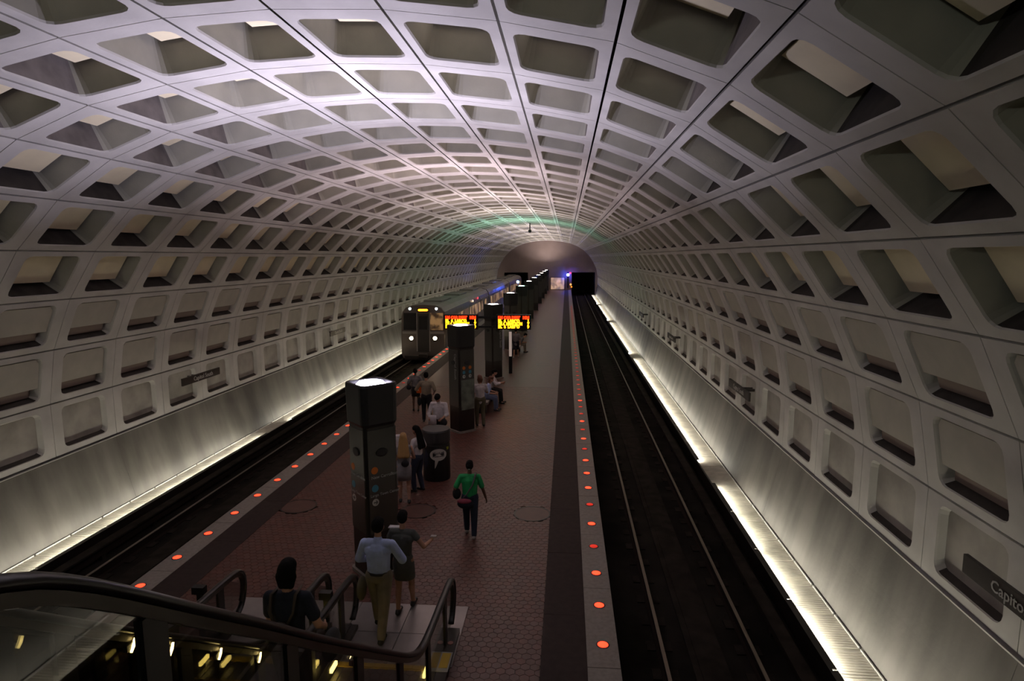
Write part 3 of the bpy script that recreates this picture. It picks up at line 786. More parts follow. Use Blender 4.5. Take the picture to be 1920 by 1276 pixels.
# steel landing plates
t = thing('landing_plate', 'grey metal landing plates at the foot of both escalators, the couple walking over them', 'landing plate', (-3.85, 9.65, 0))
for x0, x1 in ((-5.96,-4.62),(-4.61,-3.72),(-3.71,-2.78),(-2.77,-1.74)):
    for y0, y1 in ((8.81,9.62),(9.63,10.51)):
        bm = B(); box(bm, x0+3.85, x1+3.85, y0-9.65, y1-9.65, -.06, .012)
        finish('plate', bm, steelplate, t, bevel=.004)
for n_, (x, y, z, lab) in enumerate(((-5.98, 9.15, .98, 'small dark control box on a post beside the far escalator handrail'), (-3.95, 9.42, .82, 'small dark control box on a post between the two escalators'))):
    t = thing('control_post', lab, 'control box', (x, y, 0))
    bm = B(); box(bm, -.035, .035, -.035, .035, 0, z-.1); finish('post', bm, bronze, t)
    bm = B(); box(bm, -.10, .10, -.06, .06, z-.12, z); finish('control_box', bm, black, t, bevel=.01)

# ------------------------------------------------------------------ train at the left platform side
alu = mat('brushed train body', (.30,.28,.265), .38, metal=.45, var=.08, scale=1.5)
roofm = mat('train roof', (.23,.22,.21), .5, var=.08, scale=1.2)
tdark = mat('train dark front', (.035,.028,.024), .35)
twin = mat('dark train window', (.015,.014,.014), .12)
tlit = mat('lit carriage window', (.03,.02,.015), .3); _b = tlit.node_tree; _p = _b.nodes['Principled BSDF']; _g = _b.nodes.new('ShaderNodeNewGeometry'); _n = _b.nodes.new('ShaderNodeTexNoise'); _n.inputs['Scale'].default_value = .9; _r = _b.nodes.new('ShaderNodeValToRGB'); _r.color_ramp.elements[0].position = .40; _r.color_ramp.elements[0].color = (.07,.04,.03,1); _r.color_ramp.elements[1].position = .62; _r.color_ramp.elements[1].color = (.42,.25,.13,1); _b.links.new(_g.outputs[0], _n.inputs[0]); _b.links.new(_n.outputs[0], _r.inputs[0]); _b.links.new(_r.outputs[0], _p.inputs['Emission Color']); _p.inputs['Emission Strength'].default_value = .8
tcab = mat('lit cab window', (.03,.02,.015), .3); _b = tcab.node_tree; _p = _b.nodes['Principled BSDF']; _g = _b.nodes.new('ShaderNodeNewGeometry'); _n = _b.nodes.new('ShaderNodeTexNoise'); _n.inputs['Scale'].default_value = 2.2; _r = _b.nodes.new('ShaderNodeValToRGB'); _r.color_ramp.elements[0].position = .42; _r.color_ramp.elements[0].color = (.06,.03,.015,1); _r.color_ramp.elements[1].position = .6; _r.color_ramp.elements[1].color = (.55,.30,.12,1); _b.links.new(_g.outputs[0], _n.inputs[0]); _b.links.new(_n.outputs[0], _r.inputs[0]); _b.links.new(_r.outputs[0], _p.inputs['Emission Color']); _p.inputs['Emission Strength'].default_value = .38
TX0, TX1, TY = -11.72, -8.50, 43.3; TC = (TX0+TX1)/2
train = thing('metro_train', 'grey metro train with white headlights and amber destination sign, arriving on the left track', 'train', (TC, TY, -1.0))
def tp(name, bm, m, par=train, smooth=False, bevel=0):
    if par is train: bmesh.ops.translate(bm, vec=(-TC,-TY,1.0), verts=bm.verts)
    bmesh.ops.recalc_face_normals(bm, faces=bm.faces); return finish(name, bm, m, par, smooth, bevel)
hw = (TX1-TX0)/2
def sect(y, k=1., dz_=0.): 
    pts = [(-hw*.94,-.82),(-hw,-.5),(-hw,.9),(-hw*.985,2.1),(-hw*.94,2.5),(-hw*.80,2.78),(-hw*.5,2.93),(0,2.98)]
    pts = pts + [(-x, z) for x, z in pts[:-1]][::-1]
    return [(TC + x*k, y, z*1.0 - (1-k)*(z-.9)) for x, z in pts]
CL = 24.9
for c in range(3):
    y0 = TY + c*(CL+.55) + (.35 if c == 0 else 0); y1 = TY + c*(CL+.55) + CL
    bm = B(); loft(bm, [sect(y0), sect(y1)]); body = tp('carriage_body', bm, alu)
    bm = B(); L = []
    for y in (y0, y1):
        L.append([(TC+x, y, z) for x, z in ((-hw*.93,2.53),(-hw*.80,2.80),(-hw*.5,2.955),(0,3.0),(hw*.5,2.955),(hw*.80,2.80),(hw*.93,2.53))])
    loft(bm, L); tp('roof', bm, roofm)
    for q in range(3):
        bm = B(); yy = y0 + 3 + q*8; box(bm, TC-.7, TC+.7, yy, yy+4, 2.96, 3.10); tp('roof_unit', bm, roofm, bevel=.03)
    # doors and windows on the platform side (and mirrored)
    for sgn in (1, -1):
        xs = TC + sgn*hw
        for q in range(3):
            yd = y0 + 3.2 + q*7.6
            bm = B(); box(bm, min(xs, xs+sgn*.012), max(xs, xs+sgn*.012), yd, yd+1.5, -.1, 2.15); d = tp('door', bm, roofm)
            for hh in (.12, .86):
                bm = B(); box(bm, min(xs+sgn*.012, xs+sgn*.02), max(xs+sgn*.012, xs+sgn*.02), yd+hh, yd+hh+.52, 1.05, 1.95)
                bmesh.ops.translate(bm, vec=(-TC,-TY,1.0), verts=bm.verts); finish('door_pane', bm, tlit, d)
            if c == 0 or q: pass
        for q in range(2):
            for r_ in range(4):
                yw = y0 + 5.0 + q*7.6 + r_*1.38
                bm = B(); box(bm, min(xs, xs+sgn*.014), max(xs, xs+sgn*.014), yw, yw+1.12, 1.0, 1.95); tp('side_window', bm, tlit)
        for yw in (y0+1.2, y0+21.2):
            bm = B(); box(bm, min(xs, xs+sgn*.014), max(xs, xs+sgn*.014), yw, yw+1.3, 1.0, 1.95); tp('side_window', bm, tlit)
    bm = B(); box(bm, TC-1.2, TC+1.2, y0+1.5, y0+5.2, -.98, -.80); box(bm, TC-1.2, TC+1.2, y1-5.5, y1-1.8, -.98, -.80); tp('bogie', bm, tdark)
    if c:
        bm = B(); box(bm, TC-.5, TC+.5, y0-.6, y0+.05, -.2, 2.2); tp('gangway', bm, tdark)
for yy, zz, nm, c_ in ((TY+16.2, 2.35, 'red door indicator', (1,.04,.02)), (TY+13.0, 2.30, 'warm door indicator', (1,.65,.35))):
    bm = B(); box(bm, TX1-.01, TX1+.04, yy, yy+.22, zz, zz+.16); tp('side_indicator', bm, emis(nm, c_, 3))
# cab front
bm = B(); f0 = sect(TY+.36); f1 = [(TC+(x-TC)*.985, TY + .02 + max(0, z-.9)*.10, z) for x, y, z in sect(TY)]
loft(bm, [f0, f1]); tp('cab_front', bm, mat('cab front paint', (.14,.115,.10), .35, metal=.3))
def fbox(name, x0, x1, z0, z1, m, d=.03, par=train, bevel=0):
    bm = B(); 
    def fy(z): return TY + .02 + max(0, z-.9)*.10
    L = [[(x0, fy(z)-d, z) for z in (z0,)] + [(x1, fy(z0)-d, z0), (x1, fy(z1)-d, z1), (x0, fy(z1)-d, z1)], [(x0, fy(z0)+.02, z0), (x1, fy(z0)+.02, z0), (x1, fy(z1)+.02, z1), (x0, fy(z1)+.02, z1)]]
    loft(bm, L); return tp(name, bm, m, par, False, bevel)
fbox('windscreen', TC-1.42, TC-.50, 1.22, 2.42, twin); fbox('windscreen', TC+.50, TC+1.42, 1.22, 2.42, tcab)
fbox('cab_door', TC-.42, TC+.42, -.35, 2.36, tdark, .05); fbox('door_window', TC-.30, TC+.30, 1.25, 2.2, twin, .06)
fbox('door_pillar', TC-.49, TC-.43, -.3, 2.45, alu, .06); fbox('door_pillar', TC+.43, TC+.49, -.3, 2.45, alu, .06)
fbox('front_stripe', TC-1.5, TC-.5, .95, 1.12, alu, .03); fbox('front_stripe', TC+.5, TC+1.5, .95, 1.12, alu, .03)
fbox('sign_case', TC-.42, TC+.42, 2.48, 2.78, tdark, .08)
bm = B(); loft(bm, [[(TC+x, TY+.06, 2.63+z) for x, z in ((-.30,-.07),(.30,-.07),(.36,0),(.30,.07),(-.30,.07),(-.36,0))], [(TC+x, TY+.20, 2.63+z) for x, z in ((-.30,-.07),(.30,-.07),(.36,0),(.30,.07),(-.30,.07),(-.36,0))]])
tp('destination_sign', bm, emis('amber destination sign', (1,.33,.01), 5))
hl = emis('train headlight', (1,.80,.50), 55); mk = emis('train marker lamp', (.75,.9,1), 16)
for x, z, r, nm, m_ in ((TC-.85,.64,.125,'headlight',hl),(TC+.85,.64,.125,'headlight',hl),(TC-.95,2.72,.085,'marker_lamp',mk),(TC+.95,2.72,.085,'marker_lamp',mk)):
    yy = TY + .02 + max(0, z-.9)*.10
    bm = B(); loft(bm, [[(x+rr*math.cos(a), yy-d, z+rr*math.sin(a)) for a in (2*PI*k/18 for k in range(18))] for rr, d in ((r*1.35,-.02),(r*1.35,.05),(r*1.1,.06))]); o = tp(nm, bm, alu)
    bm = B(); loft(bm, [[(x+rr*math.cos(a), yy-d, z+rr*math.sin(a)) for a in (2*PI*k/18 for k in range(18))] for rr, d in ((r,.055),(r*.98,.075),(r*.5,.10))])
    bmesh.ops.translate(bm, vec=(-TC,-TY,1.0), verts=bm.verts); bmesh.ops.recalc_face_normals(bm, faces=bm.faces); finish('lamp_glass', bm, m_, o)
bm = B(); box(bm, TC-.3, TC+.3, TY-.35, TY+.1, -.75, -.45); tp('coupler', bm, tdark, bevel=.04)
bm = B(); box(bm, TC-1.4, TC+1.4, TY+.0, TY+.3, -.95, -.6); tp('pilot_bar', bm, tdark, bevel=.03)

# ------------------------------------------------------------------ bench
t = thing('platform_bench', 'dark stone bench between the second and third pylons, two people sitting on it', 'bench', (-3.45, 25.9, 0))
bm = B(); box(bm, -.32, .32, -1.4, 1.4, .385, .485); finish('seat', bm, granite, t, bevel=.02)
for yy in (-1.1, 1.1):
    bm = B(); box(bm, -.22, .22, yy-.15, yy+.15, 0, .385); finish('leg', bm, bronze, t, bevel=.01)
t = thing('platform_bench', 'dark stone bench beyond the third pylon, a seated person bent over it', 'bench', (-3.30, 41.0, 0))
bm = B(); box(bm, -.32, .32, -.9, .9, .42, .52); finish('seat', bm, granite, t, bevel=.02)
for yy in (-.7, .7):
    bm = B(); box(bm, -.22, .22, yy-.15, yy+.15, 0, .42); finish('leg', bm, bronze, t, bevel=.01)
t = thing('light_panel', 'narrow pale vertical panel on the right flank of the third pylon', 'panel', (-3.02, 33.6, 0))
bm = B(); box(bm, -.09, .09, -.08, .08, 0, 2.35); finish('frame', bm, bronze, t)
bm = B(); box(bm, -.075, .075, -.09, -.075, .95, 2.30); finish('pale_face', bm, mat('pale panel', (.55,.45,.40), .5, emit=(1,.8,.7), es=.25), t)

# ------------------------------------------------------------------ people
def capsule(bm, p0, r0, p1, r1, seg=12, rings=4, flat=1., fax=None):
    p0, p1 = Vector(p0), Vector(p1); d = p1-p0; L = d.length
    if L < 1e-5: d = Vector((0,0,1)); L = 1e-5
    d = d/L; a = Vector((0,1,0)) if fax is None else Vector(fax)
    u = a - d*a.dot(d); u = u.normalized() if u.length > 1e-3 else d.orthogonal().normalized(); v = d.cross(u)
    loops = []
    for c, r, s0, s1 in ((p0, r0, -1., 0.), (p1, r1, 0., 1.)):
        for k in range(rings+1):
            if c is p0 and k == 0: ph = -PI/2*.96
            elif c is p0: ph = -PI/2 + PI/2*k/rings
            elif k == rings: ph = PI/2*.96
            else: ph = PI/2*k/rings
            rr = r*math.cos(ph); cc = c + d*(r*math.sin(ph))
            loops.append([cc + u*(rr*flat*math.cos(q)) + v*(rr*math.sin(q)) for q in (2*PI*j/seg for j in range(seg))])
    loft(bm, loops)
def ellip(bm, c, rx, ry, rz, rot=None, seg=14, rings=9):
    c = Vector(c); loops = []
    for j in range(rings+1):
        ph = -PI/2 + PI*(j+.0)/rings; ph = max(-PI/2*.95, min(PI/2*.95, ph))
        lp = [Vector((rx*math.cos(ph)*math.cos(q), ry*math.cos(ph)*math.sin(q), rz*math.sin(ph))) for q in (2*PI*k/seg for k in range(seg))]
        if rot: 
            for p_ in lp: p_.rotate(rot)
        loops.append([c+p_ for p_ in lp])
    loft(bm, loops)
def ik(a, b, l1, l2, hint):
    a, b = Vector(a), Vector(b); d = b-a; L = min(d.length, (l1+l2)*.998); dn = d.normalized(); b = a + dn*L
    x = (l1*l1 - l2*l2 + L*L)/(2*L); h_ = math.sqrt(max(0, l1*l1 - x*x)); hv = Vector(hint); hv = hv - dn*hv.dot(dn); hv.normalize()
    return a + dn*x + hv*h_, b
def organic(name, bm, m, parent, vox, smooth_it=3, shrink=0):
    bmesh.ops.recalc_face_normals(bm, faces=bm.faces)
    bmesh.ops.scale(bm, vec=(S,S,S), verts=bm.verts)
    me = bpy.data.meshes.new(name); bm.to_mesh(me); bm.free()
    o = bpy.data.objects.new(name, me); COL.objects.link(o)
    r = o.modifiers.new('r', 'REMESH'); r.mode = 'VOXEL'; r.voxel_size = vox*S; r.use_smooth_shade = True
    s_ = o.modifiers.new('s', 'SMOOTH'); s_.factor = .5; s_.iterations = smooth_it
    dg = bpy.context.evaluated_depsgraph_get(); dg.update(); m2 = bpy.data.meshes.new_from_object(o.evaluated_get(dg)); bpy.data.objects.remove(o)
    m2.materials.clear(); m2.materials.append(m); 
    for p_ in m2.polygons: p_.use_smooth = True
    return link(name, m2, parent)
def cm(n, c, r=.85): return mat(n, c, r, var=.12, scale=9, bump=.15)
skin_l = mat('light skin', (.42,.22,.15), .6); skin_d = mat('brown skin', (.12,.06,.04), .6)
hair_b = mat('black hair', (.006,.005,.005), .9, spec=.15); hair_y = mat('blonde hair', (.36,.20,.07), .6); hair_r = mat('auburn hair', (.12,.04,.02), .6)
def person(label, x, y, H, heading, sk, hair, hairstyle='short', z=0., hands=None, feet=None, lean=0., drop=0., female=False, top=None, sleeve=.5, bottom=None, bkind='trousers', blen=1., shoes=None, head_tilt=0., head_turn=0., vox=.009, elbow=None, knee=None, waist=None, collar=False, dress=False, group=None):
    t = thing('person', label, 'person', (x, y, z), heading, group)
    f = H
    pel = Vector((0, 0, .525 - drop)); R_ = Matrix.Rotation(-lean, 3, 'X')
    def up(px, py, pz):               # point on the upper body, leaned about the pelvis
        v = Vector((px, py, pz)) - Vector((0,0,.525)); v.rotate(R_); return (pel + v)
    sw = .100 if female else .112; hwid = .050
    sh = [up(-sw, 0, .800), up(sw, 0, .800)]; hip = [pel + Vector((-hwid,0,0)), pel + Vector((hwid,0,0))]
    hands = hands or [(-.15,.03,.46), (.15,.03,.46)]; feet = feet or [(-.06,.03,0), (.06,-.03,0)]
    elbow = elbow or [(-.5,-1,-.2), (.5,-1,-.2)]; knee = knee or [(-.1,1,0), (.1,1,0)]
    el, ha, kn, an = [], [], [], []
    for i in (0, 1):
        e_, h_ = ik(sh[i], hands[i], .168, .148, elbow[i]); el.append(e_); ha.append(h_)
        ft = Vector(feet[i]); k_, a_ = ik(hip[i], ft + Vector((0,0,.048)), .245, .240, knee[i]); kn.append(k_); an.append(a_)
    neck0, neck1 = up(0, 0, .80), up(0, .008, .875)
    hr = Matrix.Rotation(head_turn, 3, 'Z') @ Matrix.Rotation(-(lean*.6 + head_tilt), 3, 'X')
    hc = up(0, .012, .872) + hr @ Vector((0, .008, .062))
    def hp(px, py, pz): return hc + hr @ Vector((px, py, pz))
    def F_(v): return Vector(v)*f
    vx = vox
    # body ------------------------------------------------
    bm = B()
    c = lambda a, ra, b, rb, fl=1., fx=None: capsule(bm, F_(a), ra*f, F_(b), rb*f, flat=fl, fax=fx)
    tw = .9 if female else 1.
    yax = R_ @ Vector((0,1,0))
    c(up(0,0,.56), .078*tw, up(0,0,.72), .088*tw, .68, yax); c(up(-.045,0,.745), .055, up(.045,0,.745), .055, .9, yax); c(up(-sw+.025,0,.797), .030, up(sw-.025,0,.797), .030)
    c(pel+Vector((-.035,0,.005)), .062, pel+Vector((.035,0,.005)), .062)
    c(neck0, .032, neck1, .028)
    ellip(bm, F_(hp(0,-.004,.005)), .043*f, .054*f, .058*f, hr.to_quaternion()); ellip(bm, F_(hp(0,.018,-.030)), .032*f, .036*f, .034*f, hr.to_quaternion())
    capsule(bm, F_(hp(0,.050,.008)), .006*f, F_(hp(0,.060,-.012)), .009*f, 8); 
    for s_ in (-1,1): ellip(bm, F_(hp(s_*.044,-.002,-.004)), .007*f, .012*f, .018*f, hr.to_quaternion(), 8, 6)
    for i, s_ in ((0,-1),(1,1)):
        c(sh[i], .027, el[i], .0235); c(el[i], .0235, ha[i], .0155)
        # hand: palm, four fingers, thumb
        d = (ha[i]-el[i]).normalized(); side = Vector((-s_,0,0)) - d*Vector((-s_,0,0)).dot(d); side = side.normalized() if side.length > .1 else Vector((0,0,1)); nrm = d.cross(side)
        w_ = side.cross(d).normalized()      # across the palm
        pc = ha[i] + d*.024
        capsule(bm, F_(ha[i]+d*.008), .0150*f, F_(ha[i]+d*.042), .0175*f, flat=.62, fax=side)
        fwd = w_ if w_.y*1.0 > 0 else -w_
        for q, ln in enumerate((.036,.041,.038,.030)):
            b0 = ha[i] + d*.046 + fwd*(.0155-.0103*q); m1 = b0 + (d*.9+side*.25).normalized()*ln*.5; m2 = m1 + (d*.6+side*.7).normalized()*ln*.5
            capsule(bm, F_(b0), .0062*f, F_(m1), .0058*f, 8, 3); capsule(bm, F_(m1), .0058*f, F_(m2), .0050*f, 8, 3)
        b0 = ha[i] + d*.016 + fwd*.013; m1 = b0 + (d*.5+fwd*.8+side*.2).normalized()*.020; m2 = m1 + (d*.9+side*.3).normalized()*.018
        capsule(bm, F_(b0), .0075*f, F_(m1), .0066*f, 8, 3); capsule(bm, F_(m1), .0066*f, F_(m2), .0056*f, 8, 3)
        c(hip[i], .054, kn[i], .034); c(kn[i], .033, an[i], .020)
        mid_ = kn[i].lerp(an[i], .28) + Vector((0,-.010,0)); c(mid_, .032, mid_.lerp(an[i], .3), .027)
        c(an[i], .021, Vector((an[i].x, an[i].y+.075, max(.012, an[i].z-.033))), .016); c(an[i], .021, an[i]+Vector((0,-.018,-.028)), .017)
    body = organic('body', bm, sk, t, vx, 2)
    # face
    for s_ in (-1,1):
        bm = B(); ellip(bm, F_(hp(s_*.017,.0475,.006)), .0065*f, .004*f, .004*f, None, 8, 6); finish('eye', bm, mat('eye dark', (.01,.008,.008), .3), t, True)
    bm = B(); ellip(bm, F_(hp(0,.0525,-.030)), .014*f, .004*f, .0035*f, None, 8, 6); finish('mouth', bm, mat('lips', (.22,.07,.06), .6), t, True)
    # hair --------------------------------------------------
    bm = B(); q_ = hr.to_quaternion()
    ellip(bm, F_(hp(0,-.016,.014)), .051*f, .055*f, .062*f, q_); 
    ellip(bm, F_(hp(0,.006,.034)), .047*f, .052*f, .044*f, q_)
    if hairstyle == 'bun': ellip(bm, F_(hp(0,-.060,.012)), .03*f, .03*f, .03*f, q_)
    if hairstyle == 'pony': capsule(bm, F_(hp(0,-.062,.01)), .020*f, F_(hp(0,-.075,-.07)), .012*f)
    if hairstyle == 'long':
        for dx in (-.034,0,.034): capsule(bm, F_(hp(dx*.7,-.045,-.01)), .036*f, F_(up(dx*1.5,-.080,.70)), .036*f, flat=.7)
    if hairstyle == 'bob':
        for dx in (-.030,0,.030): capsule(bm, F_(hp(dx,-.028,-.01)), .029*f, F_(hp(dx*.8,-.032,-.060)), .022*f, flat=.8)
    organic('hair', bm, hair, t, vx*1.2, 2)
    # top -----------------------------------------------------
    if top:
        bm = B(); e_ = .010
        zt_lo = .585 if not dress else .53
        c = lambda a, ra, b, rb, fl=1., fx=None: capsule(bm, F_(a), ra*f, F_(b), rb*f, flat=fl, fax=fx)
        lo_ = .56 if waist is None else waist
        c(up(0,0,lo_), (.083 if not female else .076)+e_, up(0,0,.725), .092*tw+e_, .74, yax); c(up(-.045,0,.745), .057+e_, up(.045,0,.745), .057+e_, .9, yax)
        c(up(-sw+.025,0,.799), .030+e_*.8, up(sw-.025,0,.799), .030+e_*.8)
        c(up(0,0,.80), .036+e_*.6, up(0,.002,.838 if collar else .822), .030+e_*.4)
        for i in (0,1):
            if sleeve > 0: c(sh[i], .027+e_*.9, sh[i].lerp(el[i], min(1., sleeve/.53)), .0265+e_)
            if sleeve > .55: c(el[i], .0255+e_, el[i].lerp(ha[i], (sleeve-.5)*2*.93), .0175+e_*.9)
        organic('shirt' if not dress else 'dress_top', bm, top, t, vx*1.1, 2)
    if bottom:
        bm = B(); e_ = .008
        c = lambda a, ra, b, rb, fl=1., fx=None: capsule(bm, F_(a), ra*f, F_(b), rb*f, flat=fl, fax=fx)
        if bkind in ('trousers', 'shorts'):
            c(pel+Vector((-.036,0,.012)), .064+e_, pel+Vector((.036,0,.012)), .064+e_); c(up(0,0,.545), .074*tw+e_, up(0,0,.575), .074*tw+e_, .75, yax)
            for i in (0,1):
                if bkind == 'shorts': c(hip[i], .056+e_, hip[i].lerp(kn[i], .85*blen), .046+e_)
                else:
                    c(hip[i], .056+e_, kn[i], .038+e_); c(kn[i], .038+e_, kn[i].lerp(an[i], .97*blen), .027+e_)
            organic('trousers' if bkind == 'trousers' else 'shorts', bm, bottom, t, vx*1.1, 2)
        else:
            kc = (kn[0]+kn[1])/2; zb = pel.lerp(kc, blen); seg = 24
            tops = (up(0,0,.60), .078); lv = []
            for cc, rx, ry in ((up(0,0,.61), .072, .056), (pel+Vector((0,0,.035)), .094, .074), (pel+Vector((0,0,-.03)), .106, .086), (pel.lerp(zb,.6), .104, .088), (zb, .102, .088), (zb+Vector((0,0,.004)), .095, .082), (pel.lerp(zb,.55), .096, .08)):
                lv.append([F_(Vector((cc.x + rx*math.cos(a), cc.y + ry*math.sin(a)*(1+.04*math.sin(5*a)), cc.z))) for a in (2*PI*k/seg for k in range(seg))])
            loft(bm, lv); bmesh.ops.recalc_face_normals(bm, faces=bm.faces); finish('skirt', bm, bottom, t, True)
    if shoes:
        for i in (0,1):
            bm = B(); a_ = an[i]; zf = a_.z - .048
            capsule(bm, F_((a_.x, a_.y-.022, zf+.024)), .024*f, F_((a_.x, a_.y+.085, zf+.018)), .021*f); capsule(bm, F_((a_.x, a_.y-.01, zf+.035)), .025*f, F_((a_.x, a_.y+.03, zf+.026)), .023*f)
            for v in bm.verts: v.co.z = max(v.co.z, (zf+.001)*f)
            organic('shoe', bm, shoes, t, vx*1.2, 1)
    info = dict(t=t, f=f, up=up, hands=ha, elbows=el, sh=sh, pel=pel, hp=hp, kn=kn, an=an, R=R_)
    return info
def attach(inf, name, build, m, smooth=True, vox=None, label=None):
    bm = B(); build(bm, inf['f']); bmesh.ops.recalc_face_normals(bm, faces=bm.faces)
    o = organic(name, bm, m, inf['t'], vox, 2) if vox else finish(name, bm, m, inf['t'], smooth)
    if label: o['label'] = label
    return o
def heldthing(inf, name, label, cat, build, m, extra=None):
    t = thing(name, label, cat, (0,0,0)); t.location = inf['t'].location.copy(); t.rotation_euler = inf['t'].rotation_euler.copy()
    bm = B(); build(bm, inf['f']); bmesh.ops.recalc_face_normals(bm, faces=bm.faces); o = finish('bag_body' if 'bag' in name or 'backpack' in name else 'sheet', bm, m, t, True); return t
black_c = cm('black cloth', (.010,.010,.012)); navy = cm('dark navy cloth', (.008,.010,.022)); khaki = cm('khaki cloth', (.19,.16,.12)); lblue = cm('light blue shirt cloth', (.42,.50,.80))
grey_d = cm('dark grey dress cloth', (.075,.078,.075)); green = cm('green shirt cloth', (.015,.30,.09)); jeans = cm('blue jeans', (.018,.026,.052)); jeans_l = cm('light blue jeans', (.12,.15,.26))
ltgrey = cm('pale grey cloth', (.26,.25,.27)); white_c = cm('white cloth', (.55,.50,.52)); beige_c = cm('beige cloth', (.22,.18,.13)); olive = cm('olive cloth', (.12,.10,.06)); grey_c = cm('grey cloth', (.14,.13,.135))
shoe_b = mat('black shoe leather', (.008,.008,.008), .4); shoe_w = mat('pale shoes', (.35,.31,.29), .6)
# heading 0 faces away from the camera (+Y); the local left is -X

# 1 woman on the escalator with a small backpack
zst = stepz(5.75-.22)
w1 = person('woman seen from behind on the escalator, black hair, dark top, small backpack', -2.80, 5.72, 1.86, .05, skin_l, hair_b, 'bob', z=1.41, top=navy, sleeve=.34, bottom=black_c, hands=[(-.14,.10,.50),(.15,.12,.56)], elbow=[(-.3,-1,-.3),(.5,-1,-.3)], shoes=shoe_b, vox=.010, female=True)
attach(w1, 'shoulder_strap', lambda b, f: [tube(b, [Vector(w1['up'](s*.06,.05,.84))*f, Vector(w1['up'](s*.066,-.055,.845))*f, Vector(w1['up'](s*.062,-.092,.76))*f, Vector(w1['up'](s*.03,-.108,.70))*f], .009*f, 8, flat=.5) for s in (-1,1)], mat('tan strap', (.05,.032,.02), .7))
t = heldthing(w1, 'backpack', 'small dark brown backpack on the back of the woman riding the escalator', 'backpack', lambda b, f: [ellip(b, Vector(w1['up'](0,-.118,.64))*f, .072*f, .040*f, .085*f), capsule(b, Vector(w1['up'](-.035,-.150,.60))*f, .022*f, Vector(w1['up'](.035,-.150,.60))*f, .022*f)], mat('dark brown leather', (.022,.015,.011), .5))
t = heldthing(w1, 'shoulder_bag', 'large black bag under the right arm of the woman on the escalator', 'bag', lambda b, f: [ellip(b, Vector((.215,.04,.50))*f, .045*f, .10*f, .085*f)], black_c)
# 2 man in the light blue shirt
m1 = person('man in light blue shirt and khaki trousers, stepping off the escalator, seen from behind', -3.06, 9.50, 2.06, -.03, skin_l, hair_b, 'short', z=.013, top=lblue, sleeve=.93, bottom=khaki, shoes=shoe_b, collar=True,
    hands=[(-.13,.16,.58),(.14,.17,.60)], feet=[(-.075,.16,.0),(.035,-.10,.0)], elbow=[(-.75,-.9,-.3),(.75,-.9,-.3)], knee=[(-.1,1,0),(.1,1,0)], vox=.009, waist=.56)
attach(m1, 'belt', lambda b, f: loft(b, [[(rx*math.cos(a)*f, ry*math.sin(a)*f, z_*f) for a in (2*PI*k/24 for k in range(24))] for rx, ry, z_ in ((.082,.066,.556),(.094,.076,.556),(.094,.076,.576),(.082,.066,.576))]), mat('black belt', (.01,.01,.015), .4))
t = heldthing(m1, 'shoulder_bag', 'dark bag at the left hip of the man in the light blue shirt', 'bag', lambda b, f: [ellip(b, Vector((-.155,.02,.40))*f, .035*f, .08*f, .10*f)], olive)
# 3 woman in grey dress
w2 = person('woman in sleeveless grey dress and black heels, walking beside the man in light blue', -2.86, 10.28, 1.86, -.05, skin_l, hair_b, 'short', z=.013, top=grey_d, sleeve=.18, bottom=grey_d, bkind='skirt', blen=.78, shoes=shoe_b, female=True, dress=True,
    hands=[(-.13,.14,.60),(.23,.15,.66)], feet=[(-.045,-.06,.0),(.055,.10,.0)], elbow=[(-.6,-1,-.3),(.7,-.6,-1)], vox=.009)
t = heldthing(w2, 'folded_paper', 'small white folded paper in the raised right hand of the woman in grey', 'paper', lambda b, f: [box(b, w2['hands'][1].x*f-.01, w2['hands'][1].x*f+.09, w2['hands'][1].y*f+.03, w2['hands'][1].y*f+.10, w2['hands'][1].z*f+.05, w2['hands'][1].z*f+.065)], white_c)
t = heldthing(w2, 'papers', 'white papers held up in front of the woman in grey, left shoulder', 'paper', lambda b, f: [box(b, -.19*f, -.06*f, .14*f, .20*f, .765*f, .775*f)], white_c)
# 4 green shirt
g1 = person('woman in green shirt and jeans walking alone along the middle of the platform', -2.15, 13.42, 1.76, .05, skin_d, hair_b, 'bun', top=green, sleeve=.42, waist=.50, bottom=jeans, shoes=shoe_w, female=False,
    hands=[(-.17,.06,.56),(.20,.05,.50)], feet=[(-.055,.10,.0),(.055,-.08,.0)], vox=.010)
attach(g1, 'hair_tie', lambda b, f: [ellip(b, Vector(g1['hp'](0,-.058,-.024))*f, .016*f, .012*f, .008*f)], whitedim)
attach(g1, 'crossbody_strap', lambda b, f: tube(b, [Vector(g1['up'](.075,.03,.84))*f, Vector(g1['up'](.078,-.05,.83))*f, Vector(g1['up'](.045,-.092,.72))*f, Vector(g1['up'](-.03,-.10,.60))*f, Vector(g1['up'](-.09,-.085,.53))*f], .014*f, 8, flat=.6), grey_d)
t = heldthing(g1, 'shoulder_bag', 'round black shoulder bag at the left side of the woman in green', 'bag', lambda b, f: [ellip(b, Vector((-.165,-.03,.585))*f, .055*f, .055*f, .075*f)], black_c)
t = heldthing(g1, 'satchel', 'dark satchel with a crimson flap slung low behind the woman in green', 'bag', lambda b, f: [ellip(b, Vector((-.045,-.125,.485))*f, .105*f, .040*f, .065*f)], navy)
bm = B(); f_ = g1['f']; ellip(bm, Vector((-.055,-.130,.520))*f_, .095*f_, .042*f_, .032*f_); finish('flap', bm, cm('crimson cloth', (.22,.03,.06)), t, True)
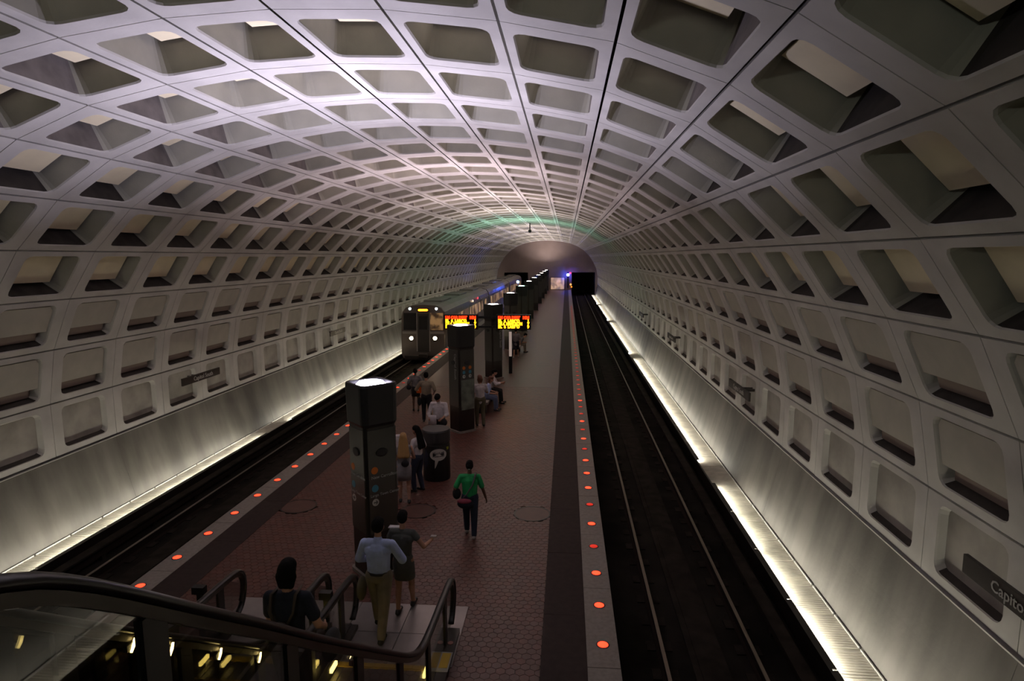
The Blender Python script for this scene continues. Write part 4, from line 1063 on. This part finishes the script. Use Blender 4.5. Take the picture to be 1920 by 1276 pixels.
# 5 blonde
b1 = person('woman with long blonde hair and pale grey dress beside the nearest pylon', -4.15, 15.25, 1.84, .25, skin_l, hair_y, 'long', top=ltgrey, sleeve=0., bottom=ltgrey, bkind='skirt', blen=.82, shoes=shoe_b, female=True, dress=True,
    hands=[(-.05,.14,.62),(.10,.16,.60)], vox=.011)
t = heldthing(b1, 'shoulder_bag', 'small black bag across the back of the blonde woman', 'bag', lambda b, f: [ellip(b, Vector((.02,-.105,.60))*f, .055*f, .03*f, .05*f)], black_c)
# 6 dark haired woman in white top
d1 = person('woman with long black hair, white top and dark jeans, beside the round bin', -3.98, 16.05, 1.82, 1.2, skin_l, hair_b, 'long', top=white_c, sleeve=.45, bottom=jeans, shoes=shoe_b, female=True, hands=[(-.10,.16,.60),(.12,.12,.62)], vox=.011)
# 6b partly hidden man in white
h1 = person('person in white top half hidden behind the nearest pylon, facing the blonde woman', -4.72, 16.25, 1.80, 3.6, skin_l, hair_b, 'short', top=white_c, sleeve=.5, bottom=ltgrey, shoes=shoe_b, hands=[(-.10,.15,.60),(.10,.15,.60)], vox=.012)
# 7 reader
r1 = person('man in white shirt reading papers beside the second pylon, head bent down', -4.12, 19.6, 1.98, 3.05, skin_l, hair_b, 'short', top=white_c, sleeve=.72, bottom=black_c, shoes=shoe_b, head_tilt=.75, hands=[(-.10,.17,.60),(.12,.16,.60)], collar=True, vox=.011)
t = heldthing(r1, 'newspaper', 'pale papers in the hands of the man in the white shirt', 'paper', lambda b, f: [loft(b, [[(x_*f, (.19+.02*math.cos(x_*30))*f, z_*f) for x_, z_ in ((-.02,.50),(.13,.50),(.13,.66),(-.02,.66))], [(x_*f, (.193+.02*math.cos(x_*30))*f, z_*f) for x_, z_ in ((-.02,.50),(.13,.50),(.13,.66),(-.02,.66))]])], white_c)
t = heldthing(r1, 'shoulder_bag', 'black bag hanging in front of the man reading papers', 'bag', lambda b, f: [ellip(b, Vector((-.12,.13,.53))*f, .06*f, .04*f, .06*f)], black_c)
# 8 woman in black skirt
k1 = person('woman in grey top and black skirt standing on the train side of the platform', -6.19, 24.9, 1.78, .1, skin_d, hair_b, 'short', top=grey_c, sleeve=.45, bottom=black_c, bkind='skirt', blen=.72, shoes=shoe_b, female=True, hands=[(-.15,.08,.56),(.16,.08,.56)], vox=.012)
for s_, sd_ in ((-1,'left'),(1,'right')):
    heldthing(k1, 'shoulder_bag', 'black bag on the %s side of the woman in the black skirt' % sd_, 'bag', lambda b, f, s_=s_: [ellip(b, Vector((s_*.155,.0,.56))*f, .06*f, .05*f, .06*f)], black_c)
# 9 man in beige with orange bag
o1 = person('man in beige shirt and black trousers holding something orange, behind the reading man', -5.35, 23.2, 1.94, .15, skin_l, hair_b, 'short', top=beige_c, sleeve=.5, bottom=black_c, shoes=shoe_b, hands=[(-.17,.13,.62),(.14,.1,.56)], vox=.012)
t = thing('orange_folder', 'bright orange folder held by the man in the beige shirt', 'folder', (0,0,0)); t.location = o1['t'].location; t.rotation_euler = o1['t'].rotation_euler
bm = B(); f_ = o1['f']; loft(bm, [[(x_*f_, y_*f_, z_*f_) for x_, z_ in ((-.225,.66),(-.20,.56),(-.11,.56),(-.10,.78),(-.13,.79))] for y_ in (.13,.155)])
bmesh.ops.recalc_face_normals(bm, faces=bm.faces); finish('cover', bm, mat('orange plastic', (.85,.16,.02), .5, emit=(1,.2,.02), es=.0), t)
heldthing(o1, 'shoulder_bag', 'black bag hanging at the left leg of the man in the beige shirt', 'bag', lambda b, f: [ellip(b, Vector((-.14,.02,.42))*f, .045*f, .06*f, .09*f)], black_c)
# 11 standing by pylon 2
s1 = person('woman in white blouse and olive trousers standing by the right face of the second pylon', -3.20, 22.75, 1.94, .35, skin_l, hair_r, 'bob', top=white_c, sleeve=.35, waist=.52, bottom=olive, shoes=shoe_b, female=True, hands=[(-.05,.16,.68),(.08,.17,.70)], vox=.012)
# 12, 13 seated on the bench, facing the right track (+X)
def seated(label, x, y, H, sk, hair, hs, top, sleeve, bottom, shoes, lean, hands, female=False, z=.0, heading=-PI/2, feet=None):
    return person(label, x, y, H, heading, sk, hair, hs, z=z, drop=.525-.325, lean=lean, top=top, sleeve=sleeve, bottom=bottom, shoes=shoes, female=female, hands=hands, feet=feet or [(-.06,.27,0),(.06,.25,0)], knee=[(-.1,.6,1),(.1,.6,1)], vox=.012, waist=.56)
seated('person in pale blue top and light jeans sitting on the bench, nearer seat', -3.36, 25.2, 1.86, skin_l, hair_r, 'bob', lblue, .5, jeans_l, shoe_b, .35, [(-.08,.24,.40),(.08,.24,.40)], True)
seated('person with pale jacket and black trousers sitting on the bench, farther seat', -3.30, 26.5, 1.90, skin_l, hair_b, 'short', white_c, .8, black_c, shoe_b, .25, [(-.06,.28,.46),(.10,.30,.50)])
# 14, 15 beyond the departure boards
person('man in grey shirt and dark shorts walking away under the right departure board', -3.16, 38.9, 1.86, -.1, skin_l, hair_b, 'short', top=grey_c, sleeve=.5, waist=.50, bottom=navy, bkind='shorts', blen=1., shoes=shoe_w, feet=[(-.06,-.05,0),(.06,.12,0)], vox=.014)
seated('person in grey and beige bent forward on the bench beyond the departure boards', -3.22, 41.2, 1.86, skin_l, hair_b, 'short', grey_c, .5, beige_c, shoe_b, .75, [(-.06,.26,.36),(.08,.26,.36)])
